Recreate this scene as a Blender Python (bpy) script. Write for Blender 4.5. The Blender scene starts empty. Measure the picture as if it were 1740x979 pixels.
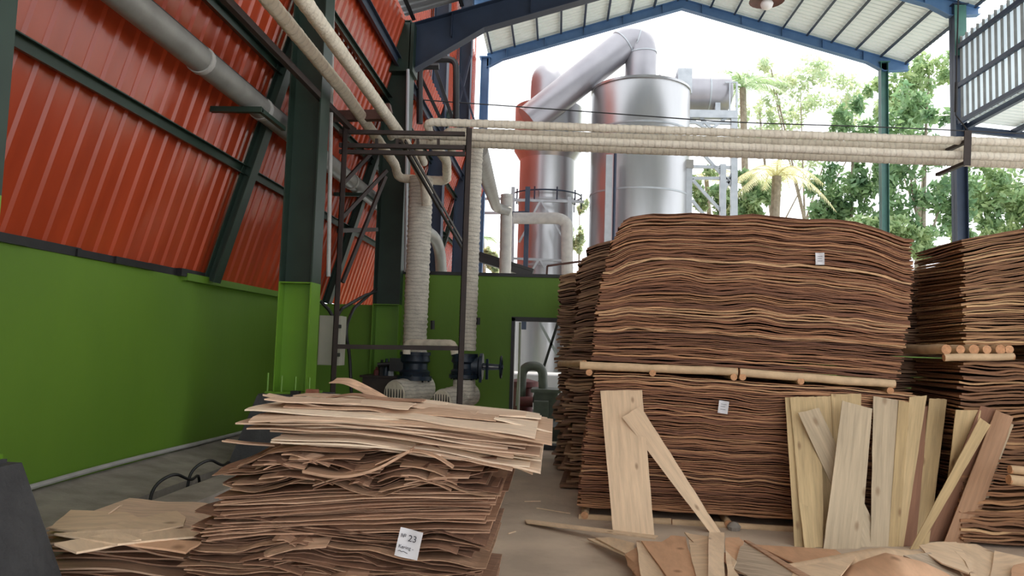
import bpy, math, random
import numpy as np
from mathutils import Vector, Matrix, noise

random.seed(7)
R = random.uniform
SC = bpy.context.scene
COL = SC.collection

# ------------------------------------------------------------------ camera
CAM_H = 1.5
F_PX = 1280.0
YAW, PITCH, ROLL = math.radians(3.48), math.radians(4.39), 0.031
cam_data = bpy.data.cameras.new('camera')
cam_data.sensor_width = 36.0
cam_data.lens = F_PX / 1740.0 * 36.0
cam_data.clip_end = 400
cam = bpy.data.objects.new('camera', cam_data)
CAM_M = (Matrix.Translation((0, 0, CAM_H)) @ Matrix.Rotation(YAW, 4, 'Z')
         @ Matrix.Rotation(math.pi / 2 + PITCH, 4, 'X') @ Matrix.Rotation(ROLL, 4, 'Z'))
cam.matrix_world = CAM_M
COL.objects.link(cam)
SC.camera = cam

# ------------------------------------------------------------------ world, sun, exposure
SC.view_settings.view_transform = 'Standard'
SC.view_settings.look = 'None'
SC.view_settings.gamma = 1.0
SC.view_settings.exposure = 0.0
SC.view_settings.use_curve_mapping = False
world = bpy.data.worlds.new('world')
SC.world = world
world.use_nodes = True
bg = world.node_tree.nodes['Background']
bg.inputs[0].default_value = (0.95, 0.975, 1.0, 1)
bg.inputs[1].default_value = 2.4
sun_d = bpy.data.lights.new('sun', 'SUN')
sun_d.energy = 6.0
sun_d.angle = math.radians(4)
sun_d.color = (1.0, 0.93, 0.8)
sun = bpy.data.objects.new('sun', sun_d)
sun.rotation_euler = Vector((-0.25, -0.42, -0.87)).to_track_quat('-Z', 'Y').to_euler()
COL.objects.link(sun)


# ------------------------------------------------------------------ measuring helpers (photo point -> a point on a real plane)
def ray(px, py):
    d = Vector(((px - 870.0) / F_PX, -(py - 489.5) / F_PX, -1.0))
    return (CAM_M.to_3x3() @ d).normalized()


def on_y(px, py, y):
    d = ray(px, py)
    return Vector((0, 0, CAM_H)) + d * (y / d.y)


def on_x(px, py, x):
    d = ray(px, py)
    return Vector((0, 0, CAM_H)) + d * (x / d.x)


def on_z(px, py, z):
    d = ray(px, py)
    return Vector((0, 0, CAM_H)) + d * ((z - CAM_H) / d.z)


def on_plane(px, py, p, n):
    d = ray(px, py)
    o = Vector((0, 0, CAM_H))
    return o + d * ((Vector(p) - o).dot(Vector(n)) / d.dot(Vector(n)))


# ------------------------------------------------------------------ materials
MATS = {}


def new_mat(name):
    m = bpy.data.materials.new(name)
    m.use_nodes = True
    nt = m.node_tree
    return m, nt, nt.nodes['Principled BSDF']


def nd(nt, kind, **kw):
    n = nt.nodes.new(kind)
    for k, v in kw.items():
        setattr(n, k, v)
    return n


def ramp(nt, stops):
    r = nd(nt, 'ShaderNodeValToRGB')
    e = r.color_ramp.elements
    while len(e) < len(stops):
        e.new(0.5)
    for el, (p, c) in zip(e, stops):
        el.position = p
        el.color = (c[0], c[1], c[2], 1)
    return r


def plain(name, c1, c2=None, rough=0.6, metal=0.0, scale=3.0, bump=0.0, stretch=(1, 1, 1), bscale=None, detail=4, world_pos=False):
    """noise-mottled paint, metal, concrete..."""
    m, nt, b = new_mat(name)
    c2 = c2 or tuple(x * 0.8 for x in c1)
    tc = nd(nt, 'ShaderNodeTexCoord')
    mp = nd(nt, 'ShaderNodeMapping')
    mp.inputs['Scale'].default_value = stretch
    if world_pos:
        g = nd(nt, 'ShaderNodeNewGeometry')
        nt.links.new(g.outputs['Position'], mp.inputs[0])
    else:
        nt.links.new(tc.outputs['Object'], mp.inputs[0])
    n = nd(nt, 'ShaderNodeTexNoise')
    n.inputs['Scale'].default_value = scale
    n.inputs['Detail'].default_value = detail
    nt.links.new(mp.outputs[0], n.inputs['Vector'])
    r = ramp(nt, [(0.32, c2), (0.68, c1)])
    nt.links.new(n.outputs['Fac'], r.inputs[0])
    nt.links.new(r.outputs[0], b.inputs['Base Color'])
    b.inputs['Roughness'].default_value = rough
    b.inputs['Metallic'].default_value = metal
    if bump:
        n2 = nd(nt, 'ShaderNodeTexNoise')
        n2.inputs['Scale'].default_value = bscale or scale * 8
        n2.inputs['Detail'].default_value = 3
        nt.links.new(mp.outputs[0], n2.inputs['Vector'])
        bp = nd(nt, 'ShaderNodeBump')
        bp.inputs['Strength'].default_value = bump
        bp.inputs['Distance'].default_value = 0.02
        nt.links.new(n2.outputs['Fac'], bp.inputs['Height'])
        nt.links.new(bp.outputs[0], b.inputs['Normal'])
    MATS[name] = m
    return m


def veneer(name, stops, rough=0.75, grain=(2.0, 40.0, 60.0), knots=False, knotcol=(0.16, 0.07, 0.03), kscale=(5.5, 2.6, 1.0), var=0.35):
    """wood sheet whose own tone is picked per object, streaked along the grain"""
    m, nt, b = new_mat(name)
    oi = nd(nt, 'ShaderNodeObjectInfo')
    r = ramp(nt, stops)
    nt.links.new(oi.outputs['Random'], r.inputs[0])
    tc = nd(nt, 'ShaderNodeTexCoord')
    mp = nd(nt, 'ShaderNodeMapping')
    mp.inputs['Scale'].default_value = grain
    ad = nd(nt, 'ShaderNodeVectorMath', operation='ADD')
    mu = nd(nt, 'ShaderNodeMath', operation='MULTIPLY')
    mu.inputs[1].default_value = 37.0
    nt.links.new(oi.outputs['Random'], mu.inputs[0])
    nt.links.new(tc.outputs['Object'], ad.inputs[0])
    nt.links.new(mu.outputs[0], ad.inputs[1])
    nt.links.new(ad.outputs[0], mp.inputs[0])
    n = nd(nt, 'ShaderNodeTexNoise')
    n.inputs['Scale'].default_value = 1.0
    n.inputs['Detail'].default_value = 5
    n.inputs['Roughness'].default_value = 0.65
    nt.links.new(mp.outputs[0], n.inputs['Vector'])
    mr = nd(nt, 'ShaderNodeMapRange')
    mr.inputs[1].default_value = 0.3
    mr.inputs[2].default_value = 0.7
    mr.inputs[3].default_value = 1.0 - var
    mr.inputs[4].default_value = 1.0 + var
    nt.links.new(n.outputs['Fac'], mr.inputs[0])
    mx = nd(nt, 'ShaderNodeMix', data_type='RGBA', blend_type='MULTIPLY')
    mx.inputs[0].default_value = 1.0
    nt.links.new(r.outputs[0], mx.inputs[6])
    nt.links.new(mr.outputs[0], mx.inputs[7])
    out = mx.outputs[2]
    if knots:
        mp2 = nd(nt, 'ShaderNodeMapping')
        mp2.inputs['Scale'].default_value = kscale
        nt.links.new(ad.outputs[0], mp2.inputs[0])
        v = nd(nt, 'ShaderNodeTexVoronoi')
        v.inputs['Scale'].default_value = 1.0
        v.voronoi_dimensions = '2D'
        nt.links.new(mp2.outputs[0], v.inputs['Vector'])
        kr = ramp(nt, [(0.03, (1, 1, 1)), (0.10, (0, 0, 0))])
        nt.links.new(v.outputs['Distance'], kr.inputs[0])
        # only some cells carry a knot
        sep = nd(nt, 'ShaderNodeSeparateColor')
        nt.links.new(v.outputs['Color'], sep.inputs[0])
        gt = nd(nt, 'ShaderNodeMath', operation='GREATER_THAN')
        gt.inputs[1].default_value = 0.5
        nt.links.new(sep.outputs[0], gt.inputs[0])
        mm = nd(nt, 'ShaderNodeMath', operation='MULTIPLY')
        nt.links.new(kr.outputs[0], mm.inputs[0])
        nt.links.new(gt.outputs[0], mm.inputs[1])
        m3 = nd(nt, 'ShaderNodeMath', operation='MULTIPLY')
        m3.inputs[1].default_value = 0.6
        nt.links.new(mm.outputs[0], m3.inputs[0])
        mk = nd(nt, 'ShaderNodeMix', data_type='RGBA')
        nt.links.new(m3.outputs[0], mk.inputs[0])
        nt.links.new(out, mk.inputs[6])
        mk.inputs[7].default_value = (*knotcol, 1)
        out = mk.outputs[2]
    nt.links.new(out, b.inputs['Base Color'])
    b.inputs['Roughness'].default_value = rough
    bp = nd(nt, 'ShaderNodeBump')
    bp.inputs['Strength'].default_value = 0.25
    bp.inputs['Distance'].default_value = 0.01
    nt.links.new(n.outputs['Fac'], bp.inputs['Height'])
    nt.links.new(bp.outputs[0], b.inputs['Normal'])
    MATS[name] = m
    return m


green = plain('green_paint', (0.125, 0.245, 0.018), (0.095, 0.195, 0.014), rough=0.6, scale=0.8, bump=0.12, bscale=14, detail=6, stretch=(1, 1, 0.5))
green_col = plain('green_gloss_paint', (0.135, 0.29, 0.02), (0.11, 0.24, 0.016), rough=0.4, scale=2)
dark_green = plain('dark_green_steel', (0.018, 0.040, 0.027), (0.012, 0.028, 0.019), rough=0.45, scale=4)
teal = plain('teal_green_steel', (0.05, 0.155, 0.125), (0.035, 0.11, 0.10), rough=0.4, scale=4)
blue = plain('haze_blue_steel', (0.085, 0.18, 0.34), (0.065, 0.145, 0.29), rough=0.4, scale=4)  # blue tint of the lens flare put into the steel colour
navy = plain('hazed_navy_steel', (0.022, 0.038, 0.072), (0.016, 0.028, 0.055), rough=0.45, scale=4)  # dark steel lightened so its colour carries the haze
black = plain('black_steel', (0.014, 0.013, 0.014), (0.008, 0.008, 0.009), rough=0.5, scale=8)
brown_steel = plain('brown_primer_steel', (0.040, 0.024, 0.020), (0.024, 0.016, 0.014), rough=0.6, scale=10)
red_brown = plain('red_brown_primer_steel', (0.115, 0.042, 0.03), (0.075, 0.03, 0.022), rough=0.6, scale=8)
red_sheet = plain('red_painted_sheet', (0.43, 0.060, 0.020), (0.34, 0.045, 0.015), rough=0.2, scale=2.0, bump=0.08, bscale=9, stretch=(1, 1, 0.3))
roof_sheet_m = plain('galvanised_roof_sheet', (0.50, 0.52, 0.50), (0.40, 0.42, 0.41), rough=0.5, metal=0.15, scale=2.5)
roof_near_m = plain('weathered_roof_sheet', (0.33, 0.34, 0.34), (0.22, 0.23, 0.24), rough=0.45, metal=0.3, scale=3)
clear_sheet = plain('pale_upstand_sheet', (0.62, 0.68, 0.72), (0.52, 0.58, 0.64), rough=0.4, scale=2)
insul = plain('cream_insulation_cloth', (0.82, 0.75, 0.62), (0.68, 0.61, 0.50), rough=0.9, scale=9, bump=0.5, bscale=40)
insul_w = plain('white_insulation_cloth', (0.72, 0.67, 0.58), (0.56, 0.52, 0.45), rough=0.9, scale=9, bump=0.6, bscale=45)
def banded(m, axis, pitch, depth=.35):
    """cloth wound round a pipe: a darker, lower seam at every turn"""
    nt = m.node_tree
    b = nt.nodes['Principled BSDF']
    g = nd(nt, 'ShaderNodeNewGeometry')
    w = nd(nt, 'ShaderNodeTexWave')
    w.bands_direction = axis
    w.inputs['Scale'].default_value = .314 / pitch
    w.inputs['Distortion'].default_value = 3.0
    w.inputs['Detail'].default_value = 2
    w.inputs['Detail Scale'].default_value = 1.5
    nt.links.new(g.outputs['Position'], w.inputs['Vector'])
    r = ramp(nt, [(0.0, (1 - depth,) * 3), (0.3, (1, 1, 1))])
    nt.links.new(w.outputs['Fac'], r.inputs[0])
    mx = nd(nt, 'ShaderNodeMix', data_type='RGBA', blend_type='MULTIPLY')
    mx.inputs[0].default_value = 1.0
    src = b.inputs['Base Color'].links[0].from_socket
    nt.links.new(src, mx.inputs[6])
    nt.links.new(r.outputs[0], mx.inputs[7])
    nt.links.new(mx.outputs[2], b.inputs['Base Color'])
    bp = nd(nt, 'ShaderNodeBump')
    bp.inputs['Strength'].default_value = .6
    bp.inputs['Distance'].default_value = .02
    nt.links.new(r.outputs[0], bp.inputs['Height'])
    old = b.inputs['Normal'].links[0].from_socket
    nt.links.new(old, bp.inputs['Normal'])
    nt.links.new(bp.outputs[0], b.inputs['Normal'])
    return m


banded(insul_w, 'Z', .05, .25)
insul_x = banded(plain('cream_wound_cloth', (0.86, 0.80, 0.68), (0.72, 0.65, 0.54), rough=0.9, scale=9, bump=0.4, bscale=40), 'X', .07, .13)
banded(insul, 'Y', .09, .12)
insul_g = plain('grey_insulation_cloth', (0.42, 0.41, 0.385), (0.34, 0.335, 0.32), rough=0.85, scale=6, bump=0.2, bscale=30)
duct_m = plain('dull_grey_duct_metal', (0.30, 0.295, 0.275), (0.23, 0.225, 0.21), rough=0.5, metal=0.3, scale=5, bump=0.1, bscale=20)
steel = plain('brushed_tank_steel', (0.47, 0.475, 0.49), (0.38, 0.385, 0.40), rough=0.33, metal=0.85, scale=1.2, bump=0.03, bscale=5, stretch=(1, 1, 0.25))
duct_steel = plain('dull_duct_steel', (0.34, 0.335, 0.36), (0.28, 0.275, 0.30), rough=0.42, metal=0.7, scale=1.2, bump=0.03, bscale=5)
steel_g = plain('galvanised_frame_steel', (0.42, 0.45, 0.48), (0.34, 0.37, 0.40), rough=0.5, metal=0.4, scale=4)
white_paint = plain('white_tank_paint', (0.50, 0.51, 0.54), (0.43, 0.44, 0.47), rough=0.45, scale=2)
concrete = plain('grey_concrete', (0.34, 0.305, 0.27), (0.22, 0.198, 0.175), rough=0.9, scale=5, bump=0.4, bscale=25)
dark_conc = plain('dark_concrete', (0.062, 0.062, 0.064), (0.038, 0.038, 0.041), rough=0.9, scale=5, bump=0.4, bscale=30)
floor_m = plain('dusty_concrete_floor', (0.64, 0.515, 0.40), (0.44, 0.35, 0.275), rough=0.85, scale=1.6, bump=0.35, bscale=16, detail=8)
ground_m = plain('pale_earth', (0.36, 0.34, 0.28), (0.22, 0.25, 0.15), rough=0.95, scale=0.4)
panel_m = plain('cream_box_paint', (0.46, 0.45, 0.375), (0.40, 0.39, 0.325), rough=0.5, scale=3)
valve_blue = plain('blue_valve_paint', (0.014, 0.03, 0.055), (0.008, 0.014, 0.026), rough=0.45, scale=14)
paper = plain('paper', (0.72, 0.72, 0.75), (0.62, 0.62, 0.66), rough=0.8, scale=9)
ink = plain('ink', (0.05, 0.05, 0.07), rough=0.8)
rust_red = plain('rust_red_paint', (0.16, 0.03, 0.03), (0.09, 0.02, 0.02), rough=0.6, scale=8)
brick_red = plain('broken_brick', (0.36, 0.14, 0.085), (0.24, 0.085, 0.05), rough=0.9, scale=12)
machine_g = plain('grey_green_machine_paint', (0.13, 0.14, 0.12), (0.085, 0.09, 0.08), rough=0.5, scale=6)
def translucent_sheet(name, c, share, rough=.5):
    m, nt, b = new_mat(name)
    b.inputs['Base Color'].default_value = (*c, 1)
    b.inputs['Roughness'].default_value = rough
    tr = nd(nt, 'ShaderNodeBsdfTranslucent')
    tr.inputs[0].default_value = (*c, 1)
    ms = nd(nt, 'ShaderNodeMixShader')
    ms.inputs[0].default_value = share
    nt.links.new(b.outputs[0], ms.inputs[1])
    nt.links.new(tr.outputs[0], ms.inputs[2])
    nt.links.new(ms.outputs[0], nt.nodes['Material Output'].inputs[0])
    return m


added_light_m = translucent_sheet('added_light_plastic', (.85, .85, .82), .6)
roof_sheet_m = translucent_sheet('pale_roof_sheet', (.72, .76, .74), .22)
clear_sheet = translucent_sheet('pale_upstand_plastic', (.80, .86, .90), .6)
bulb_m = plain('frosted_bulb', (0.75, 0.72, 0.68), rough=0.3)
bark = plain('bark', (0.30, 0.26, 0.20), (0.18, 0.15, 0.11), rough=0.95, scale=6, bump=0.5)

ven_stack = veneer('veneer_red_brown', [(0.0, (0.12, 0.048, 0.026)), (0.35, (0.22, 0.092, 0.047)), (0.68, (0.30, 0.138, 0.068)), (0.86, (0.43, 0.22, 0.11)), (1.0, (0.62, 0.40, 0.22))])
ven_side = veneer('veneer_aged_brown', [(0.0, (0.15, 0.075, 0.045)), (0.5, (0.25, 0.135, 0.08)), (0.85, (0.36, 0.215, 0.125)), (1.0, (0.52, 0.34, 0.20))])
ven_right = veneer('veneer_golden_brown', [(0.0, (0.16, 0.075, 0.036)), (0.5, (0.27, 0.13, 0.063)), (0.85, (0.40, 0.22, 0.105)), (1.0, (0.58, 0.37, 0.19))])
ven_dark = veneer('veneer_dark_brown', [(0.0, (0.19, 0.098, 0.06)), (0.5, (0.31, 0.17, 0.105)), (1.0, (0.48, 0.30, 0.19))])
ven_mid = veneer('veneer_pink_brown', [(0.0, (0.34, 0.19, 0.12)), (0.5, (0.45, 0.265, 0.17)), (1.0, (0.60, 0.39, 0.26))])
ven_pale = veneer('veneer_pale', [(0.0, (0.55, 0.36, 0.24)), (0.5, (0.70, 0.51, 0.37)), (1.0, (0.83, 0.68, 0.52))], var=0.18)
board_w = veneer('pale_knotty_board', [(0.0, (0.70, 0.51, 0.34)), (1.0, (0.75, 0.56, 0.38))], grain=(30, 2.2, 30), knots=True, var=0.16)
board_y = veneer('yellow_board', [(0.0, (0.46, 0.33, 0.165)), (0.5, (0.54, 0.40, 0.215)), (1.0, (0.60, 0.45, 0.25))], grain=(34, 2.0, 30), knots=True, var=0.22, kscale=(5, 2.2, 1))
board_g = veneer('greyish_board', [(0.0, (0.50, 0.40, 0.275)), (1.0, (0.58, 0.475, 0.33))], grain=(30, 1.6, 30), knots=True, var=0.2, kscale=(4, 2.0, 1), knotcol=(0.24, 0.14, 0.07))
board_b = veneer('red_brown_board', [(0.0, (0.25, 0.125, 0.075)), (1.0, (0.30, 0.15, 0.09))], grain=(30, 1.6, 30), var=0.2)
board_t = veneer('tan_board', [(0.0, (0.42, 0.25, 0.15)), (1.0, (0.46, 0.28, 0.17))], grain=(26, 1.6, 30), var=0.2)
scrap_o = veneer('orange_scrap', [(0.0, (0.62, 0.36, 0.215)), (1.0, (0.70, 0.43, 0.27))], grain=(14, 3, 14), knots=True, var=0.12, kscale=(3.1, 2.2, 1))
scrap_p = veneer('pale_scrap', [(0.0, (0.70, 0.51, 0.34)), (1.0, (0.80, 0.61, 0.43))], grain=(16, 3, 14), knots=True, var=0.15, kscale=(3.0, 2.2, 1))
scrap_g = veneer('grey_weathered_scrap', [(0.0, (0.46, 0.36, 0.27)), (1.0, (0.50, 0.40, 0.30))], grain=(30, 3, 14), var=0.35)
pole_m = veneer('peeled_pole', [(0.0, (0.50, 0.34, 0.20)), (1.0, (0.62, 0.45, 0.28))], grain=(6, 6, 6), var=0.2)
pole_end = veneer('sawn_pole_end', [(0.0, (0.50, 0.25, 0.12)), (1.0, (0.58, 0.31, 0.16))], grain=(40, 40, 40), var=0.25)


def leaf_mat(name, c1, c2):
    m, nt, b = new_mat(name)
    g = nd(nt, 'ShaderNodeNewGeometry')
    n = nd(nt, 'ShaderNodeTexNoise')
    n.inputs['Scale'].default_value = 1.6
    n.inputs['Detail'].default_value = 5
    nt.links.new(g.outputs['Position'], n.inputs['Vector'])
    r = ramp(nt, [(0.35, c1), (0.65, c2)])
    nt.links.new(n.outputs['Fac'], r.inputs[0])
    nt.links.new(r.outputs[0], b.inputs['Base Color'])
    b.inputs['Roughness'].default_value = 0.45
    tr = nd(nt, 'ShaderNodeBsdfTranslucent')
    nt.links.new(r.outputs[0], tr.inputs[0])
    ms = nd(nt, 'ShaderNodeMixShader')
    ms.inputs[0].default_value = 0.4
    nt.links.new(b.outputs[0], ms.inputs[1])
    nt.links.new(tr.outputs[0], ms.inputs[2])
    nt.links.new(ms.outputs[0], nt.nodes['Material Output'].inputs[0])
    return m


leaf_dark = leaf_mat('dark_leaf', (0.15, 0.28, 0.15), (0.29, 0.43, 0.20))
leaf_mid = leaf_mat('mid_leaf', (0.22, 0.36, 0.18), (0.42, 0.52, 0.25))
leaf_pale = leaf_mat('glare_pale_leaf', (0.42, 0.54, 0.36), (0.65, 0.70, 0.46))  # overexposure and glare put into the leaf colour as paleness
leaf_palm = leaf_mat('palm_leaf', (0.27, 0.42, 0.22), (0.46, 0.58, 0.33))
leaf_yel = leaf_mat('sunlit_yellow_leaf', (0.62, 0.60, 0.33), (0.75, 0.72, 0.45))  # yellow sunlight put into the leaf colour


# ------------------------------------------------------------------ mesh builder
class MB:
    def __init__(self):
        self.v, self.f = [], []

    def add(self, vs, fs):
        o = len(self.v)
        self.v.extend([tuple(p) for p in vs])
        self.f.extend([tuple(i + o for i in f) for f in fs])
        return self

    def box(self, lo, hi):
        (a, b, c), (d, e, g) = lo, hi
        vs = [(a, b, c), (d, b, c), (d, e, c), (a, e, c), (a, b, g), (d, b, g), (d, e, g), (a, e, g)]
        return self.add(vs, BOXF)

    def bar(self, p, q, w, h, up=(0, 0, 1)):
        p, q = Vector(p), Vector(q)
        t = (q - p).normalized()
        up = Vector(up)
        s = t.cross(up)
        if s.length < 1e-4:
            s = t.cross(Vector((1, 0, 0)))
        s.normalize()
        u = s.cross(t)
        a, b = s * w / 2, u * h / 2
        vs = [p - a - b, p + a - b, q + a - b, q - a - b, p - a + b, p + a + b, q + a + b, q - a + b]
        return self.add(vs, BOXF)

    def frustum(self, lo0, hi0, z0, lo1, hi1, z1):
        vs = [(lo0[0], lo0[1], z0), (hi0[0], lo0[1], z0), (hi0[0], hi0[1], z0), (lo0[0], hi0[1], z0),
              (lo1[0], lo1[1], z1), (hi1[0], lo1[1], z1), (hi1[0], hi1[1], z1), (lo1[0], hi1[1], z1)]
        return self.add(vs, BOXF)

    def tube(self, path, r, n=12, caps=True):
        path = [Vector(p) for p in path]
        m = len(path)
        rs = r if isinstance(r, (list, tuple)) else [r] * m
        t0 = (path[1] - path[0]).normalized()
        ref = Vector((0, 0, 1)) if abs(t0.z) < 0.9 else Vector((1, 0, 0))
        s = t0.cross(ref).normalized()
        vs = []
        for i in range(m):
            t = (path[min(i + 1, m - 1)] - path[max(i - 1, 0)]).normalized()
            s = (s - t * s.dot(t)).normalized()
            u = t.cross(s)
            for k in range(n):
                a = 2 * math.pi * k / n
                vs.append(path[i] + (s * math.cos(a) + u * math.sin(a)) * rs[i])
        fs = []
        for i in range(m - 1):
            for k in range(n):
                k2 = (k + 1) % n
                fs.append((i * n + k, i * n + k2, (i + 1) * n + k2, (i + 1) * n + k))
        if caps:
            fs.append(tuple(range(n - 1, -1, -1)))
            fs.append(tuple((m - 1) * n + k for k in range(n)))
        return self.add(vs, fs)

    def lathe(self, c, prof, n=24):
        """prof: (radius, z) pairs around the vertical axis through c"""
        vs, fs = [], []
        for (r, z) in prof:
            for k in range(n):
                a = 2 * math.pi * k / n
                vs.append((c[0] + r * math.cos(a), c[1] + r * math.sin(a), c[2] + z))
        for i in range(len(prof) - 1):
            for k in range(n):
                k2 = (k + 1) % n
                fs.append((i * n + k, i * n + k2, (i + 1) * n + k2, (i + 1) * n + k))
        fs.append(tuple(range(n - 1, -1, -1)))
        fs.append(tuple((len(prof) - 1) * n + k for k in range(n)))
        return self.add(vs, fs)

    def grid_slab(self, top, bot):
        """top, bot: [ny][nx] points"""
        ny, nx = len(top), len(top[0])
        vs = [p for row in top for p in row] + [p for row in bot for p in row]
        o = nx * ny
        fs = []
        for j in range(ny - 1):
            for i in range(nx - 1):
                a = j * nx + i
                fs.append((a, a + 1, a + nx + 1, a + nx))
                fs.append((o + a, o + a + nx, o + a + nx + 1, o + a + 1))
        for i in range(nx - 1):
            fs.append((o + i, o + i + 1, i + 1, i))
            a = (ny - 1) * nx + i
            fs.append((a, a + 1, o + a + 1, o + a))
        for j in range(ny - 1):
            a = j * nx
            fs.append((a, a + nx, o + a + nx, o + a))
            a = j * nx + nx - 1
            fs.append((o + a, o + a + nx, a + nx, a))
        return self.add(vs, fs)


BOXF = [(0, 3, 2, 1), (4, 5, 6, 7), (0, 1, 5, 4), (1, 2, 6, 5), (2, 3, 7, 6), (3, 0, 4, 7)]


def obj(name, mb, m, parent=None, smooth=False, angle=35):
    me = bpy.data.meshes.new(name)
    me.from_pydata(mb.v, [], mb.f)
    me.materials.append(m)
    if smooth:
        me.polygons.foreach_set('use_smooth', [True] * len(me.polygons))
        me.set_sharp_from_angle(angle=math.radians(angle))
    o = bpy.data.objects.new(name, me)
    COL.objects.link(o)
    if parent is not None:
        o.parent = parent
        o.matrix_parent_inverse = Matrix.Translation(-Vector(parent.location))
    return o


def tag(o, label, cat, group=None):
    o['label'] = label
    o['category'] = cat
    if group:
        o['group'] = group
    return o


def thing(name, label, cat, loc=(0, 0, 0), group=None):
    o = bpy.data.objects.new(name, None)
    o.location = loc
    o.empty_display_size = 0.1
    COL.objects.link(o)
    return tag(o, label, cat, group)


def struct(name, mb, m, smooth=False):
    o = obj(name, mb, m, None, smooth)
    o['kind'] = 'structure'
    return o


def fillet(pts, rad, n=6):
    pts = [Vector(p) for p in pts]
    out = [pts[0]]
    for i in range(1, len(pts) - 1):
        a, b, c = pts[i - 1], pts[i], pts[i + 1]
        d1, d2 = (a - b), (c - b)
        r = min(rad, d1.length * 0.49, d2.length * 0.49)
        p, q = b + d1.normalized() * r, b + d2.normalized() * r
        for k in range(n + 1):
            t = k / n
            out.append(p * (1 - t) ** 2 + b * 2 * t * (1 - t) + q * t * t)
    out.append(pts[-1])
    return out


def resample(path, step):
    out = [path[0]]
    for a, b in zip(path[:-1], path[1:]):
        k = max(1, int((b - a).length / step))
        for i in range(1, k + 1):
            out.append(a.lerp(b, i / k))
    return out


def wrapped(name, pts, r, m, parent=None, rad=0.2, step=0.05, amp=0.05, n=14):
    """insulated pipe: cloth wraps leave small rings along it"""
    path = resample(fillet(pts, rad), step)
    rs = [r * (1 + (amp if i % 2 else -amp * 0.3) + R(-amp, amp) * 0.6) for i in range(len(path))]
    return obj(name, MB().tube(path, rs, n), m, parent, True, 60)


def corrugated(p0, along, length, across, width, normal, pitch=0.2, depth=0.03, t=0.004, crown=0.3):
    p0, along, across, normal = Vector(p0), Vector(along), Vector(across), Vector(normal)
    prof = []
    n = max(1, round(width / pitch))
    pw = width / n
    for i in range(n):
        prof += [(i * pw, 0), (i * pw + pw * (0.9 - crown), 0), (i * pw + pw * (1 - crown), depth), (i * pw + pw * 0.96, depth)]
    prof.append((width, 0))
    lines = [[p0 + along * (length * j) + across * x + normal * h for (x, h) in prof] for j in (0, 1)]
    back = [[p - normal * t for p in row] for row in lines]
    return MB().grid_slab(lines, back)


# ================================================================== THE SETTING
fl = struct('floor', MB().box((-2.36, -4, -0.2), (10.4, 24, 0.0)), floor_m)
gr = struct('ground', MB().box((-60, 24, -0.3), (90, 110, -0.05)), ground_m)
gr['label'] = 'bare pale ground outside beyond the open gable'

FR = [2.78, 7.35, 11.2, 15.05, 18.9, 22.75]           # frame positions along the hall
YG = 23.4                                             # gable frame
XW = -3.6                                             # left masonry wall
ZW = 2.07

wl = struct('wall_left', MB().box((XW - 0.2, -7, 0.0), (XW, 7.25, ZW)).box((XW - 0.2, 7.25, 0.0), (XW - 0.04, YG, ZW - 0.03)), green)
# top of masonry: a rough dark seam of mortar and offcuts
mbs = MB()
y = -3.0
while y < 7.2:
    l = R(0.25, 0.7)
    mbs.box((XW - 0.16, y, ZW - 0.005), (XW + R(0.0, 0.05), y + l, ZW + R(0.03, 0.075)))
    y += l * 0.9
struct('trim_1', mbs, black)
struct('trim_2', MB().box((XW - 0.03, 7.0, ZW - 0.04), (XW + 0.06, 11.2, ZW + 0.03)), green)

# footing ledge, trough and tie beam along the left side
struct('baseboard_left', MB().add([(XW - .05, -3, 0), (-3.04, -3, 0), (-3.04, -3, .30), (XW - .05, -3, .41),
                                   (XW - .05, 11, 0), (-3.04, 11, 0), (-3.04, 11, .30), (XW - .05, 11, .41)],
                                  [(0, 1, 2, 3), (7, 6, 5, 4), (0, 4, 5, 1), (1, 5, 6, 2), (2, 6, 7, 3), (3, 7, 4, 0)]), concrete)
struct('trim_3', MB().box((-3.04, -3, -0.1), (-2.66, 11, 0.12)), dark_conc)
struct('trim_4', MB().box((-2.66, -3, -0.1), (-2.36, 11, 0.40)), concrete)

wpipe = tag(obj('drain_pipe', MB().tube([(XW + .035, y, .43 + .012 * math.sin(y * 1.3)) for y in np.linspace(-2, 10.6, 40)], 0.02, 8), insul_g, None, True),
            'thin pale grey pipe running along the foot of the green wall', 'pipe')

# the slanted red cladding, one sheet after another
TOP = Vector((-2.40, 0, 6.35))
BOT = Vector((XW - 0.02, 0, ZW + 0.02))
sl = (TOP - BOT)
slen = sl.length
sdir = sl.normalized()
snor = Vector((sdir.z, 0, -sdir.x))
clad = bpy.data.objects.new('wall_left_cladding', None)
clad['kind'] = 'structure'
COL.objects.link(clad)
y = -6.65
k = 0
while y < YG - 0.2:
    w = 1.0
    off = 0.004 if k % 2 else 0.0
    p0 = Vector((BOT.x, y - 0.02, BOT.z)) - snor * (0.035 - off)
    obj('cladding_sheet', corrugated(p0, sdir, slen, (0, 1, 0), w + 0.02, -snor, 0.2, -0.02, -0.004), red_sheet, clad)
    y += w
    k += 1
# upper, upright cladding of the tall rear bay
y = 11.3
while y < YG - 0.4:
    w = min(1.0, YG - 0.4 - y)
    obj('cladding_sheet', corrugated((-2.78, y, 6.0), (0, 0, 1), 4.5, (0, 1, 0), w, (1, 0, 0), 0.2, 0.028, 0.004), red_sheet, clad)
    y += w

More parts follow.
